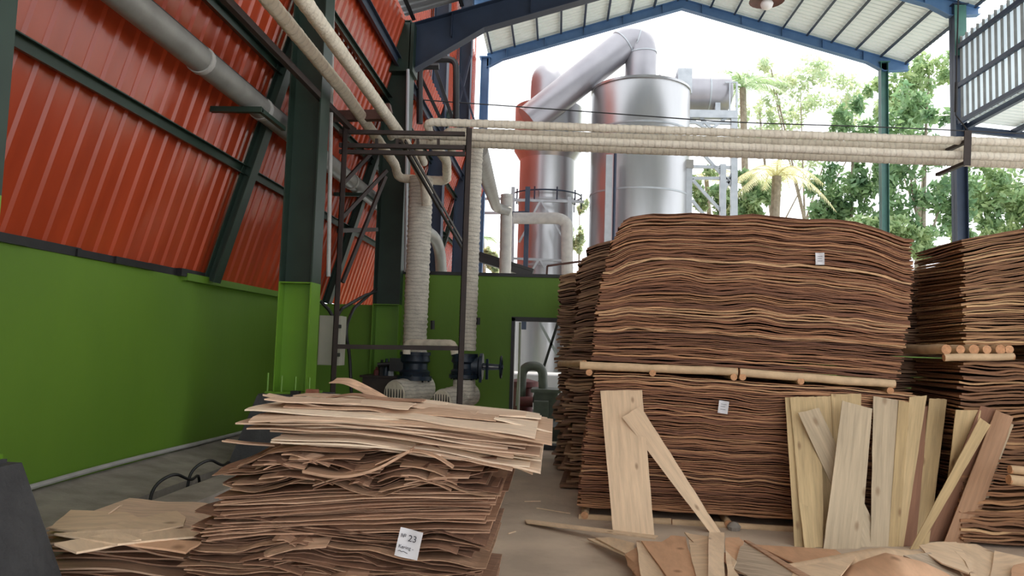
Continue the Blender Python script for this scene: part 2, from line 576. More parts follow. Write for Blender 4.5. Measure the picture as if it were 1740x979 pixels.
# girts (rails) carrying the cladding
for z in (3.23, 4.29, 5.23, 5.76):
    f = (z - BOT.z) / (TOP.z - BOT.z)
    x = BOT.x + f * (TOP.x - BOT.x)
    c = Vector((x, 0, z)) + snor * 0.045
    mb = MB()
    a, b2 = 0.05, 0.085 if z < 5.5 else 0.13
    # C section: back, two lips
    for (dn, dh, wn, wh) in ((0.0, 0, 0.008, b2), (0.03, b2 / 2, 0.06, 0.008), (0.03, -b2 / 2, 0.06, 0.008)):
        q = c + snor * dn + sdir * dh
        mb.bar((q.x, -2.5, q.z), (q.x, YG - .4, q.z), wn if abs(dh) < 1e-6 else wn, wh, up=sdir)
    g = obj('wall_rail', mb, dark_green if z < 5.5 else navy, clad)

# leaning struts behind each column
for yf in FR[:5]:
    p = Vector((BOT.x, yf + .1, BOT.z)) + snor * 0.06
    q = Vector((TOP.x, yf + .1, TOP.z)) + snor * 0.06
    mb = MB()
    mb.bar(p, q, 0.16, 0.012, up=snor).bar(p + snor * .05, q + snor * .05, 0.012, 0.1, up=snor)
    mb.bar(p + snor * .1, q + snor * .1, 0.16, 0.012, up=snor)
    obj('wall_strut', mb, dark_green, clad)

# back wall with the doorway
YB = 11.2
wb = MB()
DX0, DX1, DZ = -0.67, 0.16, 1.92
wb.box((-2.33, YB, 0), (DX0, YB + .15, 2.53)).box((DX1, YB, 0), (6.2, YB + .15, 2.53)).box((DX0, YB, DZ), (DX1, YB + .15, 2.53))
struct('wall_back', wb, green)
struct('wall_partition', MB().box((XW + .0, YB + .02, 0), (-2.33, YB + .14, 2.05)), green)
struct('trim_5', MB().box((-2.33, YB - .02, 2.53), (6.2, YB + .17, 2.58)), black)
df = MB()
df.box((DX0 - .0, YB - .03, 0), (DX0 + .05, YB + .17, DZ)).box((DX1 - .05, YB - .03, 0), (DX1, YB + .17, DZ)).box((DX0, YB - .03, DZ - .05), (DX1, YB + .17, DZ + .012))
struct('door_1', df, black)
struct('trim_6', MB().box((DX0, YB - .06, 0), (DX1, YB + .2, 0.07)), dark_conc)

# ---- near roof (low) and rear roof (tall): sheets ribbed down the slope, purlins, ridge
XL, XR, XM = -2.45, 9.9, 3.7
PITCHR = 0.30


def roof(name, y0, y1, ze, m, pm, sky=False):
    o = bpy.data.objects.new(name, None)
    o['kind'] = 'structure'
    COL.objects.link(o)
    for side in (-1, 1):
        xe = XL if side < 0 else XR + 0.8
        zee = ze if side < 0 else ze - 0.8 * PITCHR
        p_e = Vector((xe, 0, zee))
        p_r = Vector((XM, 0, ze + (XM - XL) * PITCHR))
        al = (p_r - p_e)
        L = al.length
        al.normalize()
        no = Vector((-al.z, 0, al.x)) if side < 0 else Vector((al.z, 0, -al.x))
        if no.z < 0:
            no = -no
        y = y0
        k = 0
        while y < y1 - 0.01:
            w = min(1.0, y1 - y)
            lite = sky and k % 2 == 1 and y < 7.5  # unseen translucent sheets added to bring daylight onto floor and pile
            obj('added_light_sheet' if lite else 'roof_sheet', corrugated((p_e.x, y, p_e.z), al, L, (0, 1, 0), w, no, 0.2, 0.03), added_light_m if lite else m, o)
            y += w
            k += 1
        npur = int(L / 0.78)
        for i in range(npur + 1):
            q = p_e + al * (0.12 + i * (L - 0.3) / npur) - no * 0.06
            mb = MB()
            mb.bar((q.x, y0, q.z), (q.x, y1 - .02, q.z), 0.008, 0.1, up=no)
            q2 = q - no * .05
            mb.bar((q2.x, y0, q2.z), (q2.x, y1 - .02, q2.z), 0.06, 0.008, up=no)
            obj('purlin', mb, pm, o)
    return o


roof('ceiling', -7.0, YB - .1, 6.5, roof_near_m, black, sky=True)
roof('ceiling.001', YB + 1.2, YG + .55, 10.88, roof_sheet_m, navy)

# ================================================================== STEEL FRAME
def h_col(yc, ztop, label, x0=-2.73, x1=-2.33, dep=.40, paint=True, mat=dark_green, zb=0.97, zsplit=2.06, group='steel columns along the left side'):
    t = thing('steel_column', label, 'column', ((x0 + x1) / 2, yc, zb), group)
    def seg(z0, z1):
        mb = MB()
        mb.box((x0, yc - dep / 2, z0), (x0 + .014, yc + dep / 2, z1))
        mb.box((x1 - .014, yc - dep / 2, z0), (x1, yc + dep / 2, z1))
        mb.box((x0 + .014, yc - .006, z0), (x1 - .014, yc + .006, z1))
        # stiffener plates
        mb.box((x0 + .014, yc - dep / 2 + .01, z1 - .012), (x1 - .014, yc + dep / 2 - .01, z1))
        return mb
    obj('painted_base', seg(zb, zsplit), green_col, t)
    obj('shaft', seg(zsplit, ztop), mat, t)
    bp = MB().box((x0 - .06, yc - dep / 2 - .05, zb - .0), (x1 + .06, yc + dep / 2 + .05, zb + .02))
    bpo = obj('base_plate', bp, green_col, t)
    if yc < 8:
        for i in range(4):
            bx = x0 - .04 + i * (x1 - x0 + .08) / 3
            obj('anchor_bolt', MB().tube([(bx, yc - dep / 2 - .035, zb + .02), (bx, yc - dep / 2 - .035, zb + R(.16, .24))], .011, 6), green_col, bpo)
    return t


h_col(FR[0], 6.2, 'dark green steel column with light green foot at left photo edge')
h_col(FR[1], 6.2, 'wide dark green steel column with light green foot and anchor bolts, behind the label pile', x1=-2.40, dep=.28)
h_col(FR[2], 6.4, 'dark green steel column at the left end of the green back wall', zb=0.3)
for i, yc in enumerate(FR[3:5]):
    h_col(yc, 10.6, ['navy steel column just behind the black bent pipe', 'navy steel column second from the open gable on the left'][i], x0=-2.68, x1=-2.38, dep=.3, mat=navy, zb=0.0)

def post(name, x, y, z1, w, m, label, mz=None):
    t = thing(name, label, 'column', (x, y, 0))
    mb = MB()
    mb.box((x - w / 2, y - w / 2, 0), (x - w / 2 + .015, y + w / 2, z1)).box((x + w / 2 - .015, y - w / 2, 0), (x + w / 2, y + w / 2, z1))
    mb.box((x - w / 2, y - .006, 0), (x + w / 2, y + .006, z1))
    obj('shaft', mb, m, t)
    obj('top_plate', MB().box((x - w * .7, y - w * .7, z1), (x + w * .7, y + w * .7, z1 + .02)), m, t)
    return t

post('gable_post', -2.5, YG, 10.65, .26, blue, 'haze-tinted blue steel post at the left end of the open gable')
post('gable_post', 9.9, YG, 10.6, .22, teal, 'slim teal steel post at the right end of the open gable')
rp = post('side_post', 10.12, 19.5, 10.6, .28, navy, 'dark steel post on the right with teal top beside the ribbed upstand')
obj('painted_top', MB().box((9.975, 19.34, 9.25), (10.265, 19.36, 10.58)), teal, rp)


def rafter(name, y, ze, d0, d1, m, label, xl=XL, xr=XR, over=0.0, haunch=0.0, right=True, bw=.2):
    t = thing(name, label, 'beam', (xl, y, ze))
    zr = ze + (XM - xl) * PITCHR
    for side in ((-1, 1) if right else (-1,)):
        xe = xl if side < 0 else xr
        pts = [(xe - side * -0.0, ze, d0), (xe - side * haunch if haunch else xe - side * .5, None, d1), (XM, zr, d1)]
        mb = MB()
        st = []
        for (x, z, d) in pts:
            z = ze + abs(x - xe) * PITCHR if z is None else z
            st.append((x, z, d))
        if over and side > 0:
            st.insert(0, (xe + over, ze - over * PITCHR, d1 * .6))
        for (xa, za, da), (xb, zb, db) in zip(st[:-1], st[1:]):
            for (wd, ta, tb, ba, bb) in ((bw, za, zb, za - .016, zb - .016), (bw, za - da + .016, zb - db + .016, za - da, zb - db), (.012, za, zb, za - da, zb - db)):
                h = wd / 2
                mb.add([(xa, y - h, ba), (xb, y - h, bb), (xb, y + h, bb), (xa, y + h, ba), (xa, y - h, ta), (xb, y - h, tb), (xb, y + h, tb), (xa, y + h, ta)],
                       BOXF if xb > xa else [f[::-1] for f in BOXF])
        # web stiffeners
        for k in range(5):
            x = xe + (XM - xe) * (k + .5) / 5.0
            z = ze + abs(x - xe) * PITCHR
            mb.box((x - .006, y - bw / 2 + .01, z - d1 + .02), (x + .006, y + bw / 2 - .01, z - .02))
        obj('left_beam' if side < 0 else 'right_beam', mb, m, t)
    return t


rafter('roof_rafter', YB, 6.40, .75, .40, navy, 'dark navy haunched roof beam rising right from the column by the back wall', haunch=1.1, right=True, xl=-2.33)
rafter('roof_rafter', 19.5, 10.78, .45, .32, blue, 'haze-tinted blue roof beam crossing the tall rear bay at upper right', over=.75)
rafter('roof_rafter', YG, 10.78, .45, .32, blue, 'haze-tinted blue gable beam framing the white sky', over=.75)
# cover over the haunch web in the photo: top gusset on the column
tag(obj('column_cap', MB().box((-2.80, YB - .2, 5.6), (-2.28, YB + .2, 6.36)), dark_green), 'dark green cap plate where the navy roof beam meets the column', 'bracket')

# ---- right side: ribbed upstand and low lean-to roof
up = bpy.data.objects.new('wall_right', None)
up['kind'] = 'structure'
COL.objects.link(up)
y = 9.4
while y < 19.3:
    sh = obj('upstand_sheet', MB().box((10.115, y, 7.45), (10.12, y + .99, 9.7)), clear_sheet, up)
    mb = MB()
    for q in range(4):
        mb.box((10.06, y + .1 + q * .25, 7.45), (10.118, y + .128 + q * .25, 9.72))
    obj('shadow_rib', mb, duct_m, sh)  # ribs in dark opaque metal stand in for the rib shadow lines
    y += 1.0
for z in (7.5, 8.45, 9.45):
    obj('upstand_rail', MB().bar((10.04, 9.4, z), (10.04, 19.4, z), .08, .11), navy, up)
lt = bpy.data.objects.new('ceiling.002', None)
lt['kind'] = 'structure'
COL.objects.link(lt)
ld = Vector((1, 0, -.10)).normalized()
y = 9.4
while y < 19.4:
    obj('roof_sheet', corrugated((10.2, y, 7.55), ld, 5.5, (0, 1, 0), 1.0, (.1, 0, 1), 0.2, 0.03), roof_sheet_m, lt)
    y += 1.0
for i in range(5):
    p = Vector((10.3, 0, 7.42)) + ld * (i * 1.15)
    obj('purlin', MB().bar((p.x, 9.4, p.z), (p.x, 19.5, p.z), .1, .13), navy, lt)
obj('eave_beam', MB().bar((10.2, 19.5, 7.38), (15.6, 19.5, 6.84), .1, .16), navy, lt)

# pendant lamp under the tall roof
lp = thing('pendant_lamp', 'brown pendant lamp with pale bulb hanging under the roof at top', 'lamp', on_y(1303, 2, 15.0))
c = on_y(1303, 2, 15.0)
obj('shade', MB().lathe(c, [(.05, .16), (.10, .12), (.33, .03), (.35, .0), (.33, .012), (.1, .09)], 20), red_brown, lp, True)
obj('bulb', MB().lathe(c, [(.03, .06), (.10, .0), (.13, -.06), (.10, -.14), (.03, -.18)], 16), bulb_m, lp, True, 80)
obj('cord', MB().tube([c + Vector((0, 0, .15)), (c.x, c.y, 11.2)], .012, 6), black, lp)

# ================================================================== PEDESTALS
for yc, lab in ((FR[0] - .05, 'dark tapered concrete pedestal in the lower left corner'), (FR[1], 'dark tapered concrete pedestal under the middle green column')):
    tag(obj('concrete_pedestal', MB().frustum((-3.12, yc - .5), (-1.88, yc + .5), -.05, (-2.82, yc - .3), (-2.2, yc + .32), .955)
            .box((-2.82, yc - .28, .955), (-2.25, yc + .30, .97)), dark_conc), lab, 'pedestal')
tag(obj('broken_brick', MB().frustum((-2.36, 7.06), (-2.24, 7.13), .97, (-2.355, 7.065), (-2.25, 7.125), 1.03), brick_red), 'broken orange brick piece on the pedestal under the middle column', 'brick')
tag(obj('steel_block', MB().box((-2.50, 7.05, .97), (-2.42, 7.12, 1.01)), black), 'small black block on the pedestal beside the brick piece', 'block')
# rod loops in the trough
for i, (px, py, lab) in enumerate(((290, 826, 'bent black rod loop in the trough, nearer one'), (350, 800, 'bent black rod loop in the trough, farther one'))):
    p = on_x(px, py, -2.85)
    path = fillet([Vector((p.x - .1, p.y - .15, .11)), p + Vector((-.08, -.1, .02)), p + Vector((.02, 0, .10)), p + Vector((.05, .22, .0)), p + Vector((0, .45, .02)), Vector((p.x - .05, p.y + .6, .12))], .1)
    tag(obj('rod_loop', MB().tube(path, .012, 6), black, None, True), lab, 'rod')

# ================================================================== PIPES ALONG THE LEFT WALL
dt = thing('steam_duct', 'fat grey jointed duct sloping along the red cladding and behind the columns', 'duct', (-2.92, -1, 3.72))
dp = fillet([(-2.92, -2, 3.72), (-2.92, 12.2, 3.72), (-2.28, 14.2, 3.5), (-2.18, 14.5, 1.8)], .45)
obj('casing', MB().tube(dp, .108, 16), duct_m, dt, True)
for yj in (0.8, 2.6, 4.35, 5.75, 7.0, 8.6, 10.2, 11.8):
    obj('joint_band', MB().tube([(-2.92, yj - .03, 3.72), (-2.92, yj + .03, 3.72)], .118, 16), insul_g, dt, True)
obj('seam_strip', MB().bar((-2.92 + .07, -2, 3.80), (-2.92 + .07, 12, 3.80), .012, .012), black, dt)
for yf in FR[1:3]:
    tag(obj('duct_bracket', MB().bar((-3.22, yf - .75, 3.58), (-2.74, yf - .75, 3.58), .05, .05).bar((-2.76, yf - .75, 3.58), (-2.76, yf - .15, 3.58), .04, .04), dark_green),
        'dark steel bracket under the grey duct ' + ('before the middle column' if yf < 8 else 'before the column at the back wall'), 'bracket')

P1 = wrapped('insulated_pipe', [(-2.262, -1.5, 4.09), (-2.262, 7.5, 4.07), (-2.34, 10.4, 4.0), (-2.33, 10.55, 3.85), (-1.62, 10.55, 3.82), (-1.55, 10.0, 3.98), (-1.55, 9.0, 3.92)], .062, insul, None, .12)
tag(P1, 'cream insulated pipe running along the left wall, the one nearer the wall', 'pipe', 'insulated steam pipes')
P2 = wrapped('insulated_pipe', [(-1.97, -1.5, 4.08), (-1.97, 9.2, 4.03), (-1.88, 10.2, 3.72), (-1.85, 10.25, 3.4)], .062, insul, None, .12)
tag(P2, 'cream insulated pipe running along the left wall, farther from the wall', 'pipe', 'insulated steam pipes')
tag(obj('support_rail', MB().bar((-2.50, -1, 3.93), (-2.42, 8.3, 3.93), .05, .06).bar((-2.42, 8.3, 3.93), (-2.40, 8.45, 3.93), .05, .06), brown_steel), 'dark brown steel rail beside the insulated wall pipes', 'rail')
tag(obj('support_rail', MB().bar((-1.83, 8.3, 3.78), (-1.42, 11.1, 2.9), .03, .04).bar((-1.77, 8.3, 3.78), (-1.36, 11.1, 2.9), .015, .04), brown_steel), 'dark brown sloping steel rail under the pipe rack', 'rail')

# ---- pipe rack
YR = 8.3
rk = thing('pipe_rack', 'brown steel rack of two posts and crossbars carrying the cream pipes', 'rack', (-1.7, YR, 0))
pa0, pa1 = on_y(574, 690, YR), on_y(584, 190, YR)
xa = on_y(577, 450, YR).x
xb = on_y(790, 450, YR).x
za = on_y(577, 198, YR).z
def rb(name, p, q, w=.05, h=.05, m=brown_steel):
    return obj(name, MB().bar(p, q, w, h).bar(Vector(p) + Vector((0, w / 2, 0)), Vector(q) + Vector((0, w / 2, 0)), w, .006), m, rk)
obj('post', MB().box((xa - .03, YR - .03, 0), (xa + .03, YR - .022, za)).box((xa - .03, YR - .03, 0), (xa - .022, YR + .03, za)), brown_steel, rk)
obj('post', MB().box((xb - .035, YR - .03, 0), (xb + .03, YR - .022, za - .12)).box((xb - .035, YR - .03, 0), (xb - .027, YR + .03, za - .12)), brown_steel, rk)
tb0, tb1 = on_y(556, 198, YR), on_y(664, 196, YR)
obj('top_beam', MB().bar(tb0, tb1, .10, .11).bar(tb1 + Vector((-.12, 0, .05)), tb1 + Vector((0, 0, .08)), .1, .1), red_brown, rk)
for (y0_, y1_) in ((224, 228), (247, 251), (258, 262)):
    rb('crossbar', on_y(577, y0_, YR), on_y(790, y1_, YR), .05, .045)
rb('crossbar', on_y(572, 589, YR), on_y(783, 592, YR), .045, .05)
for (px, py, qx, qy) in ((577, 375, 657, 290), (582, 480, 655, 300), (580, 315, 640, 250)):
    rb('brace', on_y(px, py, YR + .06), on_y(qx, qy, YR + .5), .04, .04)
rb('brace', on_y(590, 228, YR), on_y(592, 228, YR + .8), .05, .05)
rb('brace', on_y(790, 250, YR), on_y(790, 255, YR + .9), .05, .05)
rb('brace', on_y(575, 392, YR), on_y(640, 390, YR + 1.8), .04, .05)
rb('brace', on_y(696, 250, YR), on_y(702, 255, YR + .9), .05, .05)
for i in range(4):
    px = 640 + i * 35
    obj('pipe_clamp', MB().bar(on_y(px, 252, YR), on_y(px, 236, YR), .03, .03), brown_steel, rk)

# ---- four cream pipes crossing the hall
CR = [((724, 207), 8.5, (1740, 243), 'uppermost cream insulated pipe crossing the hall in front'),
      ((756, 223), 8.82, (1740, 256), 'second cream insulated pipe crossing the hall, just behind the uppermost'),
      ((664, 228), 8.5, (1740, 268), 'third cream insulated pipe crossing the hall, on the lower bracket arm'),
      ((706, 241), 8.82, (1740, 280), 'lowest cream insulated pipe crossing the hall')]
for i, ((px, py), yy, (qx, qy), lab) in enumerate(CR):
    a = on_y(px, py, yy)
    b = on_y(qx, qy, yy)
    e = a + (b - a) * 1.35
    if i in (0, 3, 1):
        pts = [a + Vector((.04, .42, -.16)), a, e]
    else:
        pts = [a + Vector((-.02, .12, .0)), a, e]
    o = wrapped('insulated_pipe', pts, .045, insul_x, None, .1, .04, .07)
    tag(o, lab, 'pipe', 'cream pipes crossing the hall')
# hanger bracket
hb = thing('pipe_hanger', 'dark brown two-armed hanger bracket holding the crossing pipes at right', 'bracket', on_y(1642, 250, 8.38))
h0, h1 = on_y(1645, 222, 8.38), on_y(1643, 281, 8.38)
obj('hanger_plate', MB().bar(h0, h1, .075, .012, up=(0, 1, 0)), brown_steel, hb)
for (sy, w) in ((240, .5), (276, .5)):
    p = on_y(1643, sy, 8.40)
    p = Vector((p.x, 8.38, p.z))
    obj('hanger_arm', MB().bar(p + Vector((0, 0, -.0)), p + Vector((-.02, .62, 0)), .05, .035), brown_steel, hb)
hp = [h0, on_y(1624, 196, 8.38), on_y(1626, 90, 8.38), on_y(1630, -60, 8.38)]
obj('hanger_rod', MB().tube([hp[0], hp[1], hp[2], hp[3]], .008, 6), black, hb)
obj('turnbuckle', MB().tube([on_y(1624, 190, 8.38), on_y(1625, 140, 8.38)], .016, 8), black, hb)
# cables strung across
cb = [on_y(690, 168, 12.6), on_y(1000, 190, 12.6), on_y(1240, 208, 12.6), on_y(1500, 216, 12.6), on_y(1760, 228, 12.6)]
tag(obj('electric_cable', MB().tube(resample(fillet(cb, .8), .3), .011, 5), black, None, True), 'thin dark cable strung across the hall above the cream pipes', 'cable')

# black bent pipe behind the rack
tag(obj('black_pipe', MB().tube(fillet([on_y(713, 210, 12.4), on_y(713, 113, 12.4), on_y(746, 113, 12.4)], .12), .055, 10).tube(fillet([on_y(731, 101, 12.5), on_y(775, 101, 12.5), on_y(775, 208, 12.5)], .16), .055, 10), black, None, True),
    'black bent pipe high up behind the back wall', 'pipe')
for (a, b, lab) in (((711, 123), (750, 205), 'dark lattice brace slanting behind the black bent pipe, left one'), ((734, 100), (770, 205), 'dark slanting steel brace behind the black bent pipe, right one')):
    tag(obj('steel_brace', MB().bar(on_y(*a, 12.9), on_y(*b, 12.9), .08, .06), black), lab, 'brace')
tag(obj('steel_brace', MB().bar(on_y(768, 90, 18.3), on_y(806, 205, 18.3), .07, .05).bar(on_y(772, 205, 18.3), on_y(800, 95, 18.3), .05, .05), navy), 'navy cross brace between the rear columns', 'brace')
tag(obj('downpipe', MB().tube([on_y(689, 462, 10.95), on_y(693, 118, 10.95)], .024, 8), white_paint, None, True), 'thin white downpipe on the column by the back wall', 'pipe')
tag(obj('downpipe', MB().tube([on_y(558, 470, 7.68), on_y(566, -20, 7.68)], .022, 8), insul_g, None, True), 'thin grey conduit on the right edge of the middle green column', 'pipe')

# ---- risers and valves in front of the back wall
Y1 = 10.5
r1 = thing('riser_pipe', 'thick cream cloth-wrapped riser pipe, left of the pair at the back wall', 'pipe', on_y(705, 600, Y1))
wrapped('lagging', [on_y(704, 602, Y1), on_y(716, 302, Y1)], .165, insul_w, r1, .1, .035, .05, 20)
obj('ties', MB().tube([on_y(735, 560, Y1 - .1), on_y(735, 545, Y1 - .1)], .03, 8), black, r1)
Y2 = 9.7
r2 = thing('riser_pipe', 'cream cloth-wrapped riser pipe beside the brown rack post, right of the pair', 'pipe', on_y(797, 590, Y2))
wrapped('lagging', [on_y(794, 596, Y2), on_y(801, 400, Y2), on_y(806, 262, Y2), on_y(807, 249, Y2)], .108, insul_w, r2, .1, .035, .06, 18)
obj('ties', MB().tube([on_y(812, 552, Y2), on_y(812, 540, Y2)], .03, 8), black, r2)
# lower lagged tees
def lagged_tee(cx, ytop, px0, px1, py, Y, r, lab, axis_y=.35):
    a, b = on_y(px0, py, Y - axis_y), on_y(px1, py - 12, Y + .2)
    t = thing('lagged_tee', lab, 'pipe', (a + b) / 2)
    wrapped('lagging', [a, b], r, insul_w, t, .1, .05, .03, 20)
    d = (b - a).normalized()
    obj('end_cap', MB().tube([a - d * .03, a - d * .005], r * .93, 20), insul, t, True)
    up_ = d.cross(Vector((0, 0, 1))).normalized()
    for i in range(-3, 4):
        s = up_ * (i * r * .26)
        hh = math.sqrt(max(.0, (r * .9) ** 2 - (i * r * .26) ** 2))
        obj('tie_band', MB().bar(a - d * .035 + s - Vector((0, 0, hh)), a - d * .035 + s + Vector((0, 0, hh)), .012, .008, up=d), black, t)
    wrapped('neck', [on_y(cx, ytop, Y), Vector((on_y(cx, ytop, Y).x, Y, (a.z + b.z) / 2))], r * .95, insul_w, t, .1, .05, .03, 20)
    return t
lagged_tee(700, 640, 672, 722, 670, Y1, .19, 'cream lagged pipe tee lying under the left valve')
lagged_tee(789, 645, 752, 800, 682, Y2, .15, 'cream lagged pipe tee with dark end bands under the right valve')
# bypass bend
tag(wrapped('bypass_pipe', [on_y(691, 602, 9.9), on_y(692, 583, 9.9), on_y(770, 584, 9.6), on_y(773, 602, 9.6)], .052, insul, None, .14, .05, .03), 'short cream pipe bend between the two valves', 'pipe')

def gate_valve(px, py, Y, s, lab, wheel):
    c = on_y(px, py, Y)
    t = thing('gate_valve', lab, 'valve', c)
    obj('lower_flange', MB().lathe(c, [(.21 * s, -.17 * s), (.21 * s, -.12 * s)], 20), valve_blue, t, True)
    obj('upper_flange', MB().lathe(c, [(.19 * s, .13 * s), (.19 * s, .17 * s)], 20), valve_blue, t, True)
    obj('body', MB().lathe(c, [(.17 * s, -.14 * s), (.19 * s, -.07 * s), (.155 * s, -.04 * s), (.155 * s, .03 * s), (.185 * s, .06 * s), (.17 * s, .14 * s)], 20), valve_blue, t, True)
    for k in range(8):
        a = k * math.pi / 4
        q = c + Vector((.175 * s * math.cos(a), .175 * s * math.sin(a), 0))
        obj('bolt', MB().tube([q + Vector((0, 0, -.19 * s)), q + Vector((0, 0, -.10 * s))], .014, 6), black, t)
    if wheel:
        e = on_y(852, 606, Y)
        d = Vector((1, 0, 0))
        obj('flange_bolt', MB().tube([c + d * .22 + Vector((0, -.1, .13)), c + d * .22 + Vector((0, -.1, -.2))], .02, 6).tube([c + d * .30 + Vector((0, -.06, .1)), c + d * .30 + Vector((0, -.06, -.16))], .02, 6), valve_blue, t)
        obj('bonnet', MB().tube([c + d * .1, c + d * .18, c + d * .2, c + d * .24], [.13, .12, .17, .17], 16), valve_blue, t, True)
        obj('yoke', MB().bar(c + d * .24 + Vector((0, 0, .03)), c + d * .46 + Vector((0, 0, .02)), .03, .03).bar(c + d * .24 + Vector((0, 0, -.03)), c + d * .46 + Vector((0, 0, -.02)), .03, .03), valve_blue, t)
        obj('stem', MB().tube([c + d * .2, Vector((e.x, c.y, c.z))], .014, 8), steel, t)
        wc = Vector((e.x, c.y, c.z))
        ring = [wc + Vector((0, .135 * math.cos(a), .135 * math.sin(a))) for a in np.linspace(0, 2 * math.pi, 25)]
        mb = MB().tube(ring, .013, 8, False)
        for k in range(3):
            a = k * math.pi / 3
            v = Vector((0, .13 * math.cos(a), .13 * math.sin(a)))
            mb.tube([wc - v, wc + v], .009, 6)
        mb.tube([wc - d * .03, wc + d * .03], .028, 10)
        obj('handwheel', mb, valve_blue, t, True)
    else:
        obj('gearbox', MB().box(c + Vector((-.34, -.1, -.08)), c + Vector((-.14, .1, .10))), black, t)
        obj('stem_guard', MB().tube([c + Vector((-.34, 0, .02)), c + Vector((-.52, -.05, .0))], .03, 8), black, t)
    return t

gate_valve(705, 622, Y1, 1.15, 'dark valve body on the left lagged tee', False)
gate_valve(789, 622, Y2, .92, 'dark blue gate valve with handwheel pointing right', True)
# clutter in front of left valve: low brown cabinet with small parts
cabx = on_y(622, 640, 10.75)
cx1 = on_y(690, 640, 10.75)
tag(obj('brown_cabinet', MB().box((cabx.x, 10.55, 0), (cx1.x, 11.0, cabx.z)).box((cabx.x - .03, 10.5, cabx.z), (cx1.x + .02, 11.05, cabx.z + .03)), brown_steel), 'low dark brown steel cabinet beside the left valve', 'cabinet')
for i, (px, h, m, lab) in enumerate(((640, .12, rust_red, 'small red fitting on the brown cabinet'), (648, .22, black, 'black bottle-shaped fitting on the brown cabinet'), (656, .24, valve_blue, 'dark blue upright fitting on the brown cabinet'), (664, .10, white_paint, 'small white fitting on the brown cabinet'))):
    c = on_y(px, 637, 10.6)
    z = cabx.z + .03
    tag(obj('pipe_fitting', MB().lathe((c.x, 10.6, z), [(.045, 0), (.045, h * .6), (.02, h * .75), (.02, h)], 10), m, None, True), lab, 'fitting')

# ---- electric box, cables
ex0, ex1 = on_y(539, 620, 8.42), on_y(580, 537, 8.42)
eb = thing('electric_box', 'cream electric switch box fixed behind the left post of the pipe rack', 'box', ex0)
obj('housing', MB().box((ex0.x, 8.42, ex0.z), (ex1.x, 8.64, ex1.z)), panel_m, eb)
edoor = obj('door', MB().box((ex0.x + .01, 8.405, ex0.z + .01), (ex1.x - .07, 8.42, ex1.z - .01)), panel_m, eb)
obj('mounting_bracket', MB().box((xa - .02, 8.32, ex0.z + .1), (xa + .02, 8.425, ex0.z + .14)).box((xa - .02, 8.32, ex1.z - .14), (xa + .02, 8.425, ex1.z - .1)), black, eb)
obj('latch', MB().box((ex1.x - .055, 8.39, ex0.z + .3), (ex1.x - .04, 8.42, ex0.z + .36)), black, edoor)
obj('hinge', MB().box((ex1.x - .05, 8.39, ex1.z - .1), (ex1.x - .035, 8.42, ex1.z - .06)), black, edoor)
for i, (pts, lab) in enumerate((
        ([(598, 690, 8.9), (594, 600, 8.8), (586, 560, 8.7), (600, 525, 8.9), (640, 490, 10.9)], 'thick black cable looping from the electric box to the wall'),
        ([(572, 540, 8.55), (580, 525, 8.6), (620, 502, 9.6), (640, 496, 10.9)], 'second black cable curving above the electric box'),
        ([(545, 512, 8.5), (560, 528, 8.5), (566, 540, 8.5)], 'short black cable entering the electric box from the left'))):
    tag(obj('black_cable', MB().tube(resample(fillet([on_y(*p) for p in pts], .25), .1), .02, 8), black, None, True), lab, 'cable', 'cables by the electric box')

# ================================================================== BEYOND THE BACK WALL
# big steel tank
bc = Vector((2.82, 27.0, 0))
bt = thing('steel_tank', 'largest upright silver steel tank behind the pipes', 'tank', bc)
zt = on_y(1078, 128, 25.25).z
BR = 1.76
obj('shell', MB().lathe(bc, [(BR, -.05), (BR, zt - .05), (BR - .03, zt)], 64), steel, bt, True, 50)
obj('roof_cone', MB().lathe(bc, [(BR + .03, zt - .06), (BR + .03, zt + .02), (.62, zt + .25)], 64), steel, bt, True, 30)
for z in (on_y(1078, 318, 25.25).z, on_y(1078, 205, 25.25).z):
    obj('seam_band', MB().lathe(bc, [(BR + .012, z - .03), (BR + .012, z + .03)], 64), steel_g, bt, True)
obj('neck_collar', MB().lathe(bc, [(.70, zt + .18), (.70, zt + .30), (.60, zt + .30)], 40), navy, bt, True)
# side box column and pipe on the tank front
px0 = on_y(1034, 330, 24.9)
obj('side_pipe', MB().box((px0.x - .1, 24.95, 0), (px0.x + .12, 25.15, on_y(1034, 262, 24.9).z)), steel_g, bt)
obj('side_cable', MB().tube([(px0.x + .2, 24.95, 0), (px0.x + .2, 24.95, on_y(1034, 240, 24.9).z)], .05, 8), navy, bt)
# cyclone
cc = Vector((-.52, 28.2, 0))
cy = thing('cyclone_tower', 'narrower silver cyclone tower with a wider head, left of the largest tank', 'tank', cc)
zc0 = on_y(918, 246, 27.0).z
zc1 = on_y(918, 168, 27.0).z
obj('body', MB().lathe(cc, [(1.04, -.05), (1.04, zc0 - .35), (1.04, zc0 - .3)], 56), steel, cy, True, 50)
obj('head', MB().lathe(cc, [(1.04, zc0 - .32), (1.27, zc0 + .05), (1.27, zc1), (1.22, zc1 + .04), (.6, zc1 + .14)], 56), steel, cy, True, 30)
for py in (335, 448):
    z = on_y(918, py, 27.0).z
    obj('ring', MB().lathe(cc, [(1.08, z - .04), (1.08, z + .04)], 56), steel_g, cy, True)
ec = Vector((cc.x - .15, 28.2, zc1 + .1))
obj('top_collar', MB().lathe((ec.x, ec.y, ec.z), [(.66, -.02), (.66, .07), (.55, .07)], 32), steel_g, cy, True)
obj('top_bend', MB().tube(fillet([ec, ec + Vector((0, 0, 1.25)), ec + Vector((.15, 1.2, 1.25)), ec + Vector((.2, 1.5, .6))], .62, 10), .56, 28), duct_steel, cy, True)
